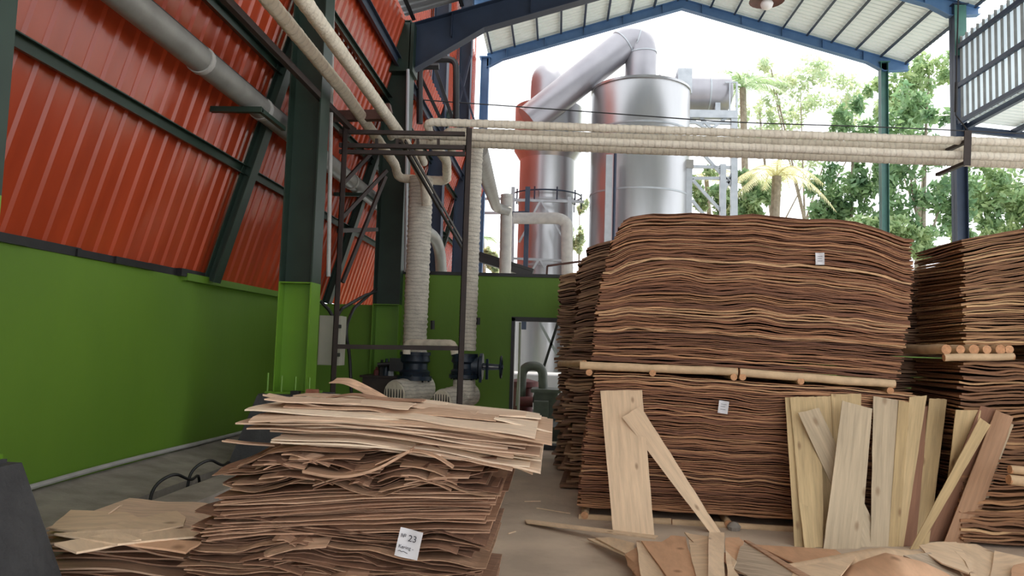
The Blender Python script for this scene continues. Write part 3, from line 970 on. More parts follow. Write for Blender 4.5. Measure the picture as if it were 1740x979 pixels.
# connecting duct: tank top, bend, long sloping duct down to the cyclone head
dk = thing('exhaust_duct', 'fat silver duct bending from the largest tank top down to the cyclone', 'duct', (bc.x, bc.y, zt + .3))
q0 = Vector((bc.x - .02, 27.0, zt + .2))
top = on_y(1070, 60, 27.0)
q1 = Vector((bc.x + .0, 27.0, on_y(1060, 52, 27.0).z))
q2 = on_y(898, 206, 26.55)
path = fillet([q0, q1, q2], 1.15, 14)
obj('duct', MB().tube(path, .56, 32), duct_steel, dk, True, 50)
d_ = (path[14] - path[12]).normalized()
for k in (2, 8, 14):
    a, b = path[k], path[k + 1]
    dd = (b - a).normalized()
    obj('flange', MB().tube([a - dd * .02, a + dd * .02], .585, 32), steel_g, dk, True)
# platform around the cyclone
pf = thing('tank_platform', 'dark steel platform frame with V-braces around the cyclone tower', 'frame', (cc.x, 26.4, 0))
YP = 26.6
def pb(name, a, b, w=.07, m=steel_g, Y=YP, Yb=None):
    obj(name, MB().bar(on_y(*a, Y), on_y(*b, Yb or Y), w, w), m, pf)
pb('post', (897, 318), (890, 560), .16, navy, 25.6)
pb('post', (968, 335), (970, 560), .14, steel_g)
pb('post', (872, 318), (868, 560), .12, steel_g)
pb('rail', (815, 338), (870, 338), .09)
pb('rail', (870, 340), (992, 343), .09)
pb('rail', (812, 362), (868, 362), .09)
pb('rail', (868, 364), (897, 363), .16, navy, 25.6)
pb('rail', (865, 439), (955, 443), .08)
for (a, b) in (((918, 342), (905, 366)), ((920, 342), (934, 366)), ((915, 442), (903, 462)), ((918, 442), (930, 462)), ((942, 380), (966, 420)), ((895, 388), (882, 412))):
    pb('brace', a, b, .07, steel_g)
ringz = on_y(918, 322, 26.9).z
ring = [Vector((cc.x + 1.32 * math.cos(a), cc.y + 1.32 * math.sin(a), ringz)) for a in np.linspace(0, 2 * math.pi, 41)]
obj('guard_rail', MB().tube(ring, .03, 8, False), navy, pf, True)
for k in range(10):
    a = k * math.pi / 5
    p = Vector((cc.x + 1.32 * math.cos(a), cc.y + 1.32 * math.sin(a), ringz))
    obj('guard_post', MB().tube([p - Vector((0, 0, .45)), p + Vector((0, 0, .12))], .03, 6), navy, pf)
# lagged pipe bend by the cyclone
tag(wrapped('lagged_pipe', [on_y(872, 371, 24.4), on_y(950, 371, 24.4), on_y(963, 378, 24.4), on_y(966, 676, 24.4)], .19, insul_g, None, .55, .15, .01, 16), 'grey lagged pipe bending down in front of the cyclone tower', 'pipe')
tag(wrapped('lagged_pipe', [on_y(856, 560, 21.0), on_y(861, 336, 21.0), on_y(861, 331, 21.0)], .165, insul_g, None, .1, .1, .03, 16), 'grey upright lagged pipe left of the cyclone tower', 'pipe')
tag(obj('chute_pipe', MB().tube(fillet([on_y(812, 252, 10.2), on_y(843, 352, 20.8), on_y(866, 360, 20.9)], .6), .14, 14), duct_m, None, True), 'dark grey sloping pipe from the right riser to the upright lagged pipe', 'pipe')
tag(obj('conveyor_beam', MB().bar(on_y(806, 434, 22.0), on_y(905, 466, 22.0), .4, .28).bar(on_y(806, 428, 21.8), on_y(905, 460, 21.8), .04, .05), black), 'black sloping conveyor beam behind the back wall', 'conveyor')
tag(obj('guard_rail', MB().bar(on_y(930, 452, 11.27), on_y(990, 444, 11.27), .03, .03).bar(on_y(930, 452, 11.27), (on_y(929, 466, 11.27).x, 11.27, 2.58), .03, .03).bar(on_y(988, 444, 11.27), (on_y(988, 466, 11.27).x, 11.27, 2.58), .03, .03), red_brown), 'red-brown handrail above the back wall near the stacks', 'rail')
# horizontal tank on its tower
tc = on_y(1190, 158, 30)
ht = thing('water_tank', 'horizontal silver tank on a steel tower, right of the largest tank', 'tank', tc)
rr = .74
pts = []
rs = []
for (dx, r_) in ((-1.9, .3), (-1.8, .6), (-1.65, rr), (0.0, rr), (1.0, rr), (1.12, .68), (1.2, .5), (1.24, .1)):
    pts.append(tc + Vector((dx, 0, 0)))
    rs.append(r_)
obj('shell', MB().tube(pts, rs, 32), duct_steel, ht, True, 40)
for dx in (-.9, .3):
    obj('strap', MB().tube([tc + Vector((dx - .03, 0, 0)), tc + Vector((dx + .03, 0, 0))], rr + .015, 32), steel_g, ht, True)
obj('saddle', MB().box(tc + Vector((-.95, -.5, -.85)), tc + Vector((-.75, .5, -.55))).box(tc + Vector((.5, -.5, -.85)), tc + Vector((.7, .5, -.55))), steel_g, ht)
bx = on_y(1166, 140, 29.4)
obj('hatch', MB().box((bx.x - .35, 29.2, bx.z - .5), (bx.x + .2, 29.8, bx.z + .5)), steel_g, ht)
tw = thing('steel_tower', 'pale lattice steel tower carrying the horizontal silver tank', 'tower', (tc.x, 30, 0))
def twb(a, b, w=.12, Y=29.2, Yb=None):
    obj('tower_bar', MB().bar(on_y(*a, Y), on_y(*b, Yb or Y), w, w), steel_g, tw)
twb((1150, 194), (1252, 196), .3); twb((1150, 208), (1252, 210), .1)
for Y in (29.2, 30.8):
    twb((1247, 196), (1247, 600), .24, Y); twb((1160, 196), (1158, 600), .2, Y); twb((1228, 280), (1228, 600), .22, Y)
twb((1252, 140), (1252, 196), .07); twb((1240, 140), (1240, 196), .05); twb((1232, 140), (1253, 140), .05)
for a, b in (((1160, 196), (1200, 218)), ((1240, 196), (1205, 222)), ((1195, 262), (1245, 318)), ((1170, 283), (1246, 285)), ((1172, 303), (1246, 303)), ((1176, 305), (1228, 362)), ((1176, 340), (1200, 370)), ((1246, 290), (1228, 330)), ((1190, 200), (1215, 225))):
    twb(a, b, .11)
bx = on_y(1167, 300, 26.4)
sc_ = thing('square_duct', 'upright square grey duct against the right side of the largest tank', 'duct', (bx.x, 26.4, 0))
obj('shaft', MB().box((bx.x - .16, 26.2, 0), (bx.x + .16, 26.6, on_y(1167, 288, 26.4).z)), steel_g, sc_)
obj('cap', MB().box((bx.x - .19, 26.15, on_y(1167, 288, 26.4).z), (bx.x + .19, 26.65, on_y(1167, 274, 26.4).z)), duct_m, sc_)

# machines seen through the doorway
pm = thing('boiler_pump', 'grey pump with a tall upside-down U pipe seen through the doorway', 'pump', on_y(912, 700, 13.5))
obj('u_pipe', MB().tube(fillet([on_y(884, 690, 13.6), on_y(888, 622, 13.6), on_y(922, 622, 13.6), on_y(924, 690, 13.6)], .28, 10), .085, 14), machine_g, pm, True)
a, b = on_y(906, 720, 13.4), on_y(948, 668, 13.4)
obj('housing', MB().box((a.x, 13.3, 0.25), (b.x, 14.0, b.z)), machine_g, pm)
obj('lid', MB().box((a.x - .05, 13.25, b.z), (b.x + .05, 14.05, b.z + .06)), machine_g, pm)
a, b = on_y(907, 705, 13.1), on_y(932, 682, 13.1)
obj('motor', MB().box((a.x, 12.95, 0.1), (b.x, 13.25, b.z)), machine_g, pm)
obj('red_coupling', MB().tube([on_y(880, 683, 13.0), on_y(905, 683, 13.0)], .09, 12), rust_red, pm, True)
c = on_y(888, 648, 14.2)
tag(obj('red_machine', MB().lathe((c.x, 14.2, 0), [(.2, 0), (.2, c.z - .12), (.30, c.z - .1), (.30, c.z), (.1, c.z + .05)], 18), rust_red, None, True), 'rust-red round machine top behind the doorway', 'machine')
tag(obj('thin_pipe', MB().tube([(on_y(881, 690, 12.4).x, 12.4, .2), on_y(884, 548, 12.4)], .022, 8), insul_g, None, True), 'thin grey upright pipe just inside the doorway', 'pipe')
a, b = on_y(866, 690, 17.5), on_y(966, 640, 17.5)
tag(obj('white_plinth', MB().box((a.x - 1, 17.5, 0), (b.x + .5, 20.0, b.z)), white_paint), 'white plinth block behind the doorway machines', 'plinth')
for (p, q, lab) in (((917, 548), (990, 684), 'grey slanted brace seen through the doorway'), ((949, 545), (905, 684), 'dark slanted rod with clamp seen through the doorway')):
    tag(obj('slanted_brace', MB().bar(on_y(*p, 14.5), on_y(*q, 14.5), .05, .05), steel_g if p[0] < 930 else black), lab, 'brace')
tag(obj('machine_base', MB().box((-.9, 12.2, 0), (.5, 15.5, .22)), dark_conc), 'dark concrete machine base beyond the doorway', 'base')
# red-clad neighbour beyond the gable on the left (its red shows in the shiny tanks)
nb = bpy.data.objects.new('wall_outside', None)
nb['kind'] = 'structure'
COL.objects.link(nb)
nd0, nd1 = Vector((-2.9, 23.9, 0)), Vector((-5.6, 44, 0))
nl = (nd1 - nd0).length
na = (nd1 - nd0).normalized()
nn = Vector((na.y, -na.x, 0))
k = 0
while k < nl:
    obj('lower_wall', MB().bar(nd0 + na * k + Vector((0, 0, 1.9)), nd0 + na * (k + 2) + Vector((0, 0, 1.9)), .1, 3.8), white_paint, nb)
    obj('cladding_sheet', corrugated(nd0 + na * k + Vector((0, 0, 3.8)), (0, 0, 1), 11.5, na, 2.0, nn, 0.25, 0.03), red_sheet, nb)
    k += 2.0

# ================================================================== TREES
rng = np.random.default_rng(3)


def foliage(name, blobs, n, size, m, parent):
    P = []
    wts = np.array([b[3] * b[4] * b[5] for b in blobs])
    wts = wts / wts.sum()
    for b, w in zip(blobs, wts):
        k = int(n * w)
        d = rng.normal(size=(k, 3))
        d /= np.linalg.norm(d, axis=1)[:, None]
        r = rng.random(k) ** 0.45
        # clumps: pull leaves to a few cluster centres
        cl = rng.normal(size=(max(4, k // 60), 3))
        cl /= np.linalg.norm(cl, axis=1)[:, None]
        cl *= (rng.random(len(cl)) ** .4)[:, None]
        idx = rng.integers(0, len(cl), k)
        q = cl[idx] + d * (r * .30)[:, None]
        P.append(np.array(b[:3]) + q * np.array(b[3:6]))
    P = np.concatenate(P)
    k = len(P)
    a = rng.normal(size=(k, 3)); a /= np.linalg.norm(a, axis=1)[:, None]
    b = rng.normal(size=(k, 3)); b[:, 2] *= .5
    b -= a * (a * b).sum(1)[:, None]; b /= np.linalg.norm(b, axis=1)[:, None]
    c = np.cross(a, b)
    s = size * (0.6 + .8 * rng.random(k))[:, None]
    V = np.stack([P - a * s, P + b * s * .42 + c * s * .12, P + a * s, P - b * s * .42 + c * s * .12], 1).reshape(-1, 3)
    me = bpy.data.meshes.new(name)
    me.vertices.add(4 * k)
    me.vertices.foreach_set('co', V.ravel())
    me.loops.add(4 * k)
    me.loops.foreach_set('vertex_index', np.arange(4 * k, dtype=np.int32))
    me.polygons.add(k)
    me.polygons.foreach_set('loop_start', np.arange(0, 4 * k, 4, dtype=np.int32))
    me.polygons.foreach_set('loop_total', np.full(k, 4, dtype=np.int32))
    me.update(calc_edges=True)
    me.materials.append(m)
    o = bpy.data.objects.new(name, me)
    COL.objects.link(o)
    o.parent = parent
    o.matrix_parent_inverse = Matrix.Translation(-Vector(parent.location))
    o['kind'] = 'stuff'
    return o


def tree(label, px, Y, blobs_px, n, size, m, trunk_r=.2, lean=0.0):
    base = on_y(px, 600, Y)
    base.z = 0
    t = thing('tree', label, 'tree', base, 'trees behind the hall')
    bl = []
    for (bx, by, rx, ry) in blobs_px:
        c = on_y(bx, by, Y)
        k = Y / F_PX
        bl.append((c.x, c.y, c.z, rx * k, rx * k * .8, ry * k))
    topb = max(bl, key=lambda b: b[2])
    tp = Vector((topb[0], topb[1], topb[2] + topb[5] * .3))
    mid = base.lerp(tp, .5) + Vector((lean, 0, 0))
    path = fillet([base, mid, tp], 2.0)
    k = len(path)
    obj('trunk', MB().tube(path, [trunk_r * (1 - .75 * i / (k - 1)) for i in range(k)], 10), bark, t, True)
    for b in bl:
        s = path[k // 2]
        e = Vector(b[:3])
        obj('branch', MB().tube([s, s.lerp(e, .55) + Vector((0, 0, -.3)), e], [trunk_r * .4, trunk_r * .25, .02], 7), bark, t, True)
    foliage('foliage', bl, n, size, m, t)
    return t


tree('dense dark green tree right of the slim teal gable post', 1560, 33, [(1540, 250, 60, 90), (1600, 340, 60, 70), (1520, 380, 60, 60), (1575, 190, 50, 50)], 4300, .19, leaf_dark)
tree('dark green tree left of the slim teal gable post', 1440, 35, [(1430, 330, 55, 60), (1450, 230, 50, 55), (1400, 370, 50, 45), (1480, 290, 40, 60)], 3800, .19, leaf_dark)
tree('green tree at the right edge below the lean-to roof', 1690, 34, [(1680, 330, 70, 60), (1740, 360, 60, 60), (1640, 380, 40, 40), (1780, 300, 60, 70)], 5200, .18, leaf_mid)
tree('tall pale sparse tree under the right roof slope', 1400, 44, [(1360, 150, 75, 45), (1430, 170, 60, 45), (1310, 130, 45, 45), (1480, 200, 60, 40)], 3200, .16, leaf_pale, .16, .5)
tree('tall thin pale tree in the middle of the bright gap', 1340, 46, [(1330, 240, 60, 50), (1390, 250, 60, 40), (1290, 200, 40, 60)], 2200, .16, leaf_pale, .14)
tree('mid green tree between dark post and slim teal post', 1545, 40, [(1540, 150, 50, 45), (1580, 120, 50, 40), (1500, 180, 40, 40)], 2600, .18, leaf_mid, .15)
tree('low green bush tree behind the tower', 1230, 36, [(1210, 330, 40, 40), (1260, 350, 45, 40), (1290, 320, 40, 40)], 3400, .18, leaf_mid, .1)
tree('low pale bush left of the cyclone tower', 820, 44, [(826, 430, 16, 26), (842, 448, 16, 18)], 500, .22, leaf_pale, .08)
tree('pale green bush between the cyclone and the largest tank', 983, 42, [(983, 395, 16, 40), (985, 350, 12, 30)], 700, .16, leaf_pale, .08)
tree('pale green bush hanging behind the slim teal post foot', 1500, 31, [(1480, 400, 60, 35), (1560, 410, 50, 30)], 2600, .17, leaf_mid, .08)


def palm(label, px, Y, crown, nf, L, m, droop=1.0, seed=1, tr=.16):
    r = random.Random(seed)
    base = on_y(px, 600, Y)
    base.z = 0
    top_ = on_y(crown[0], crown[1], Y)
    t = thing('palm_tree', label, 'tree', base)
    obj('trunk', MB().tube(fillet([base, base.lerp(top_, .5) + Vector((.2, 0, 0)), top_], 2), tr, 10), bark, t, True)
    for i in range(nf):
        az = 2 * math.pi * i / nf + r.uniform(-.2, .2)
        el = r.uniform(.25, 1.25)
        h = Vector((math.cos(az), math.sin(az), 0))
        pts = []
        for k in range(11):
            u = k / 10
            pts.append(top_ + h * (L * u * math.cos(el * (1 - .4 * u))) + Vector((0, 0, L * (u * math.sin(el) - droop * .75 * u * u))))
        mb = MB().tube(pts, [.035 * (1 - .8 * k / 10) for k in range(11)], 5)
        for k in range(1, 30):
            u = .12 + .86 * k / 30
            j = min(9, int(u * 10))
            p = pts[j].lerp(pts[j + 1], u * 10 - j)
            tg = (pts[j + 1] - pts[j]).normalized()
            sd = tg.cross(Vector((0, 0, 1))).normalized()
            ll = L * .24 * math.sin(math.pi * min(1, .25 + u * .75)) + .1
            for s in (-1, 1):
                e = p + (sd * s * .8 + tg * .55 + Vector((0, 0, -.35 - r.uniform(0, .3)))) * ll
                w = tg * .028 * L / 2.2
                mb.add([p - w, p + w, e], [(0, 1, 2)])
        obj('frond', mb, m, t)
    return t


palm('tall palm tree beside the horizontal silver tank', 1262, 38, (1262, 150), 15, 2.6, leaf_palm, 1.0, 2)
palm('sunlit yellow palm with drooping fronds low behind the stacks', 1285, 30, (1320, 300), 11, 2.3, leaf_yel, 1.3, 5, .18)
palm('small pale palm left of the cyclone tower behind the wall', 818, 46, (820, 405), 9, 1.3, leaf_palm, .9, 7, .1)
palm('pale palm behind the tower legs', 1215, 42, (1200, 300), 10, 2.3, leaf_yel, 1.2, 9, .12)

# ================================================================== VENEER STACKS
def vn(a, b, c):
    return noise.noise(Vector((a, b, c)))


def stack(label, p0, u, w, dep, zb, zt, n, m, wave=.02, wl=.5, tfill=(.42, .98), nx=38, jit=.012, lft=None, rgt=None, seed=0.0, side_jit=.03, droop=0.0, ny=3, group='veneer stacks', name='veneer_stack', fine=1.7):
    """p0: front left foot (x, y); u: unit vector along the front; zb, zt: functions of s in 0..1"""
    u = Vector((u[0], u[1], 0)).normalized()
    v = Vector((-u.y, u.x, 0))
    o = thing(name, label, 'stack', (p0[0], p0[1], zb(0.0)), group)
    P0 = Vector((p0[0], p0[1], 0))
    rr_ = random.Random(int(seed * 100) + 5)
    shade = 0
    for k in range(n):
        f = (k + .5) / n
        fj = f + rr_.uniform(-.2, .2) / n
        sl_ = rr_.uniform(-1, 1) * side_jit + (lft(f) if lft else 0)
        sr_ = rr_.uniform(-1, 1) * side_jit + (rgt(f) if rgt else 0)
        fr = rr_.uniform(-1, 1) * jit
        th = (zt(.5) - zb(.5)) / n * rr_.uniform(*tfill)
        top_, bot_ = [], []
        for j in range(ny):
            rt, rb_ = [], []
            d = dep * j / (ny - 1)
            for i in range(nx):
                a = i / (nx - 1)
                s = sl_ + a * (w + sr_ - sl_)
                x = s / w
                z = zb(x) + fj * (zt(x) - zb(x))
                env = min(1.0, 5 * f, 6 * (1 - f) + .35)
                z += wave * env * (vn(s / wl + seed, f * 3.2 + seed, d * .8) + .5 * vn(s / wl * 2.3, f * 7 + seed, 3.3 + d))
                z += th * .55 * fine * vn(s * 5.5 + k * 1.7, k * 3.1 + seed, 7.7 + d)
                if droop:
                    z -= droop * f * (max(0, .16 - x) / .16) ** 2
                q = P0 + u * s + v * (d + (fr + .006 * vn(s * 9, k * 2.2, 1.1) if j == 0 else 0))
                if j > 0 and i == 0:
                    q -= u * (.02 * vn(d * 6, k * 1.3, seed))
                rt.append((q.x, q.y, z + th / 2))
                rb_.append((q.x, q.y, z - th / 2))
            top_.append(rt)
            bot_.append(rb_)
        obj('veneer_sheet', MB().grid_slab(top_, bot_), m, o)
    return o


UA = Vector((2.6, -.19, 0)).normalized()
NA = Vector((-UA.y, UA.x, 0))
SP = Vector((.33, 6.84, 0))
SW = 2.72


def line(a, b):
    return lambda x: a + (b - a) * x


def curve(*pts):
    xs, ys = zip(*pts)
    return lambda x: float(np.interp(x, xs, ys))


def fa(px, py, off=0.0):
    """point on the front plane of the main stacks, off metres in front of it"""
    return on_plane(px, py, SP - NA * off, NA)


def edge_of(p0, u, w, pts):
    """height profile along a stack front, measured at photo points"""
    u = Vector((u[0], u[1], 0)).normalized()
    n = Vector((-u.y, u.x, 0))
    P0 = Vector((p0[0], p0[1], 0))
    q = [on_plane(x, y, P0, n) for x, y in pts]
    return curve(*sorted(((a - P0).dot(u) / w, a.z) for a in q))


# main pair: lower and upper stack, facing the camera
stack('large lower veneer stack in front with leaning boards and small label', SP, UA, SW, 1.15, line(.095, .085),
      edge_of(SP, UA, SW, [(1015, 634), (1060, 634), (1130, 636), (1200, 644), (1280, 650), (1340, 653), (1440, 658), (1530, 665)]), 78, ven_stack, .026, .45,
      seed=1.3, lft=curve((0, -.10), (.5, -.05), (1, .02)), side_jit=.025)
stack('largest upper veneer stack in front with white label, resting on poles', SP, UA, SW, 1.15,
      edge_of(SP, UA, SW, [(1010, 613), (1250, 625), (1520, 645)]),
      edge_of(SP, UA, SW, [(1040, 384), (1070, 368), (1110, 362), (1170, 360), (1230, 366), (1280, 361), (1340, 368), (1400, 371), (1450, 376), (1500, 390), (1538, 404)]), 88, ven_stack, .030, .5,
      seed=4.1, lft=curve((0, 0), (.4, .03), (.7, .08), (.9, .16), (1, .24)), rgt=curve((0, -.13), (.4, -.03), (.7, .0), (1, .0)), side_jit=.02, droop=.05)
# stacks behind, on the left
B2, B3 = (.22, 8.15), (.02, 9.35)
stack('lower veneer stack second in the row behind the largest stack', (.14, 8.15), UA, 2.4, 1.0, line(.02, .02), line(1.36, 1.35), 48, ven_side, .03, .4, seed=7.7, side_jit=.07, nx=22, jit=.03, group='rear veneer stacks')
stack('upper veneer stack second in the row, behind the largest stack', B2, UA, 2.4, 1.0, line(1.37, 1.36), line(2.66, 2.75), 56, ven_side, .03, .4, seed=9.2, side_jit=.04, nx=22, lft=curve((0, -.10), (.5, 0), (.85, .0), (1, .12)), droop=.12, group='rear veneer stacks')
stack('lower veneer stack third in the row next to the doorway', (.03, 9.35), UA, 2.4, 1.0, line(.02, .02), line(1.36, 1.35), 40, ven_side, .03, .4, seed=11.7, side_jit=.06, nx=18, jit=.03, group='rear veneer stacks')
stack('upper veneer stack third in the row next to the doorway', B3, UA, 2.4, 1.0, line(1.37, 1.36), line(2.44, 2.5), 46, ven_side, .03, .4, seed=13.2, side_jit=.025, nx=18, droop=.05, group='rear veneer stacks')
# right-hand stacks
UC = Vector((1, -.03, 0)).normalized()
stack('upper veneer stack on poles, right of the largest stack', (3.36, 6.45), UC, .60, .86, line(1.62, 1.64), curve((0, 2.50), (.5, 2.57), (1, 2.64)), 58, ven_right, .03, .5, seed=15.1, side_jit=.025, nx=14, ny=6, jit=.014, group='right veneer stacks')
stack('lower veneer stack on the right behind the leaning boards', (3.32, 6.45), UC, .60, .86, line(.02, .02), line(1.505, 1.49), 60, ven_right, .045, .5, seed=17.3, side_jit=.03, nx=14, ny=6, jit=.02, group='right veneer stacks')
stack('tall upper veneer stack cut by the right photo edge', (4.03, 6.25), UC, 1.3, 1.0, line(1.52, 1.52), line(2.66, 2.8), 60, ven_right, .03, .5, seed=19.9, side_jit=.03, nx=16, group='right veneer stacks')
stack('lower veneer stack at the right photo edge beside the scraps', (4.0, 6.20), UC, 1.3, 1.0, line(.02, .02), line(1.51, 1.51), 56, ven_dark, .03, .5, seed=21.9, side_jit=.03, nx=16, jit=.03, group='right veneer stacks')
stack('lower rear veneer stack in the shaded gap right of the largest stack', (3.10, 7.55), UC, 2.2, 1.0, line(.02, .02), line(1.46, 1.46), 60, ven_dark, .03, .5, seed=23.9, side_jit=.04, nx=14, group='right veneer stacks')
stack('upper rear veneer stack in the shaded gap right of the largest stack', (3.16, 7.55), UC, 2.2, 1.0, line(1.45, 1.45), line(2.36, 2.36), 50, ven_dark, .03, .5, seed=25.9, side_jit=.04, nx=14, group='right veneer stacks')


# ---- poles under the stacks
def pole(a, b, r, label, group, end=True):
    t = thing('wooden_pole', label, 'pole', Vector(a).lerp(Vector(b), .5), group)
    pts = resample([Vector(a), Vector(b)], .12)
    rs = [r * (1 + .06 * vn(i * .7, a[0] * 3, 2.2)) for i in range(len(pts))]
    pts = [p + Vector((0, 0, .006 * vn(i * .5, a[0], 5))) for i, p in enumerate(pts)]
    obj('bark_free_wood', MB().tube(pts, rs, 12, False), pole_m, t, True)
    d = (Vector(b) - Vector(a)).normalized()
    obj('sawn_end', MB().tube([Vector(a) - d * .002, Vector(a) + d * .01], r * .97, 12), pole_end, t)
    obj('sawn_end', MB().tube([Vector(b) - d * .01, Vector(b) + d * .002], r * .97, 12), pole_end, t)
    return t

pole(fa(986, 621, .03), fa(1253, 632, .03), .036, 'left peeled pole lying along the gap between the front stacks', 'poles between the front stacks')
pole(fa(1257, 633, .03), fa(1520, 653, .03), .036, 'right peeled pole lying along the gap between the front stacks', 'poles between the front stacks')
names = ['first', 'second', 'third', 'fourth', 'fifth', 'sixth']
for i, (px, py) in enumerate([(1001, 633), (1109, 634), (1247, 641), (1262, 641), (1361, 648), (1513, 664)]):
    p = fa(px, py, .06)
    r = .030
    pole(p, p + NA * 1.2, r, names[i] + ' short cross pole from the left, end grain showing under the long pole', 'cross poles between the front stacks')
pole(fa(952, 618, -1.4) , fa(993, 618, .0), .032, 'greyed pole running back along the left side of the stacks', 'poles between the front stacks')
pole(fa(984, 880, .02), fa(1140, 888, .02), .036, 'left floor pole under the lower front stack', 'floor poles')
pole(fa(1142, 889, .02), fa(1420, 906, .02), .036, 'right floor pole under the lower front stack', 'floor poles')
for i, (px, py) in enumerate([(993, 893), (1238, 903), (1440, 915)]):
    p = fa(px, py, .06)
    p.z = .034
    pole(p, p + NA * 1.15, .034, ['left', 'middle', 'right'][i] + ' floor cross pole under the lower front stack', 'floor poles')
tag(obj('dirt_clod', MB().lathe((fa(1247, 903, .12).x, fa(1247, 903, .12).y, 0), [(.05, 0), (.06, .03), (.035, .06), (.01, .07)], 9), concrete, None, True), 'small grey clod on the floor beside the diagonal board', 'clod')
# poles between the right stacks
ps = [on_y(px, 594, 6.36) for px in (1608, 1632, 1655, 1677, 1700, 1715)]
for i, p in enumerate(ps):
    pole(p, p + Vector((0, .85, .0)), .042 if i % 2 == 0 else .036, names[i] + ' cross pole from the left between the right stacks', 'cross poles between the right stacks')
pole(on_y(1604, 608, 6.36), on_y(1722, 606, 6.34), .030, 'long pole lying across the lower right stack', 'cross poles between the right stacks')
pole(on_y(1714, 815, 6.05), on_y(1760, 822, 6.05), .04, 'pale pole end sticking out at the right photo edge', 'poles at the right edge')
pole(on_y(1716, 798, 6.08), on_y(1760, 803, 6.08), .034, 'upper pale pole end at the right photo edge', 'poles at the right edge')


# ---- paper labels
def paper_label(name, c, u, w, h, tilt, label, texts=(), strokes=()):
    """c centre, u unit vector to the right, in the vertical plane"""
    u = Vector(u).normalized()
    n = Vector((u.y, -u.x, 0)).normalized()
    upv = Vector((0, 0, 1))
    M = Matrix((u, upv, n)).transposed().to_4x4()
    M = Matrix.Translation(c) @ M @ Matrix.Rotation(tilt, 4, 'Z')
    top_ = [[M @ Vector((w * (i / 6 - .5), h * (j / 6 - .5), .004 + .004 * math.sin(i * .9 + j * .5))) for i in range(7)] for j in range(7)]
    bot_ = [[p - n * .0012 for p in row] for row in top_]
    o = obj(name, MB().grid_slab(top_, bot_), paper, None, True)
    tag(o, label, 'label')
    for (s, x, y, size) in texts:
        cu = bpy.data.curves.new('lettering', 'FONT')
        cu.body = s
        cu.size = size
        cu.extrude = .0004
        tmp = bpy.data.objects.new('lettering', cu)
        COL.objects.link(tmp)
        dg = bpy.context.evaluated_depsgraph_get()
        me = bpy.data.meshes.new_from_object(tmp.evaluated_get(dg))
        bpy.data.objects.remove(tmp)
        me.transform(M @ Matrix.Translation((x, y, .0105)))
        me.materials.clear()
        me.materials.append(ink)
        lo = bpy.data.objects.new('lettering', me)
        COL.objects.link(lo)
        lo.parent = o
    for (x0, y0, x1, y1, tk) in strokes:
        a, b = M @ Vector((x0, y0, .0102)), M @ Vector((x1, y1, .0102))
        obj('ink_line', MB().bar(a, b, tk, .0012, up=n), ink, o)
    return o

paper_label('paper_label', fa(1393, 440, .025), UA, .075, .105, 0.02, 'small white paper label on the largest upper stack',
            strokes=[(-.02, .02, .02, .02, .003), (-.02, 0, .015, 0, .003), (-.02, -.02, .02, -.02, .003)])
paper_label('paper_label', fa(1229, 692, .025), UA, .085, .11, -.12, 'small white paper label on the lower front stack between the boards',
            strokes=[(-.025, .025, .025, .025, .003), (-.025, .005, .015, .005, .003), (-.025, -.02, .02, -.02, .003)])

# ================================================================== LEANING BOARDS
def board(label, tl, tr, br, bl, m, dtop=.02, zbot=0.0, bow=0.0, curl=0.0, t=.006, group='boards leaning on the stacks', plane=None, name='wooden_board', nb=14, bulge=0.0, edge=.004):
    """corners read off the photo: the foot on the floor, the head on the face it leans on"""
    BL, BR_ = on_z(bl[0], bl[1], zbot), on_z(br[0], br[1], zbot)
    if plane is None:
        TL, TR = fa(tl[0], tl[1], dtop), fa(tr[0], tr[1], dtop)
    else:
        TL, TR = on_y(tl[0], tl[1], plane), on_y(tr[0], tr[1], plane)
    O = (BL + BR_) / 2
    L = ((TL + TR) / 2 - O)
    W = ((BR_ + TR) - (BL + TL)) / 2
    yv = L.normalized()
    nv = W.normalized().cross(yv).normalized()
    xv = yv.cross(nv).normalized()
    M3 = Matrix((xv, yv, nv)).transposed().to_4x4()
    M = Matrix.Translation(O) @ M3
    Mi = M.inverted()
    c = [Mi @ p for p in (BL, BR_, TR, TL)]
    front, back = [], []
    nxx = 7
    for j in range(nb):
        v = j / (nb - 1)
        rf, rbk = [], []
        for i in range(nxx):
            a = i / (nxx - 1)
            p = (c[0] * (1 - a) + c[1] * a) * (1 - v) + (c[3] * (1 - a) + c[2] * a) * v
            wv = (c[1] - c[0]).length
            ex = 0
            if i in (0, nxx - 1):
                ex = edge * vn(v * 9 + tl[0], i, 2.1) 
            p = p + Vector((ex + bulge * math.sin(math.pi * v) * (a - .0), 0, 0))
            if j == nb - 1 or j == 0:
                p = p + Vector((0, .006 * vn(a * 7 + tl[0], j, .4), 0))
            p = p + Vector((0, 0, -bow * math.sin(math.pi * v) + curl * ((a - .5) ** 2 - .25) * 4))
            rf.append(p + Vector((0, 0, t / 2)))
            rbk.append(p - Vector((0, 0, t / 2)))
        front.append(rf)
        back.append(rbk)
    o = obj(name, MB().grid_slab(front, back), m, None, True, 30)
    o.matrix_world = M
    return tag(o, label, 'board', group)


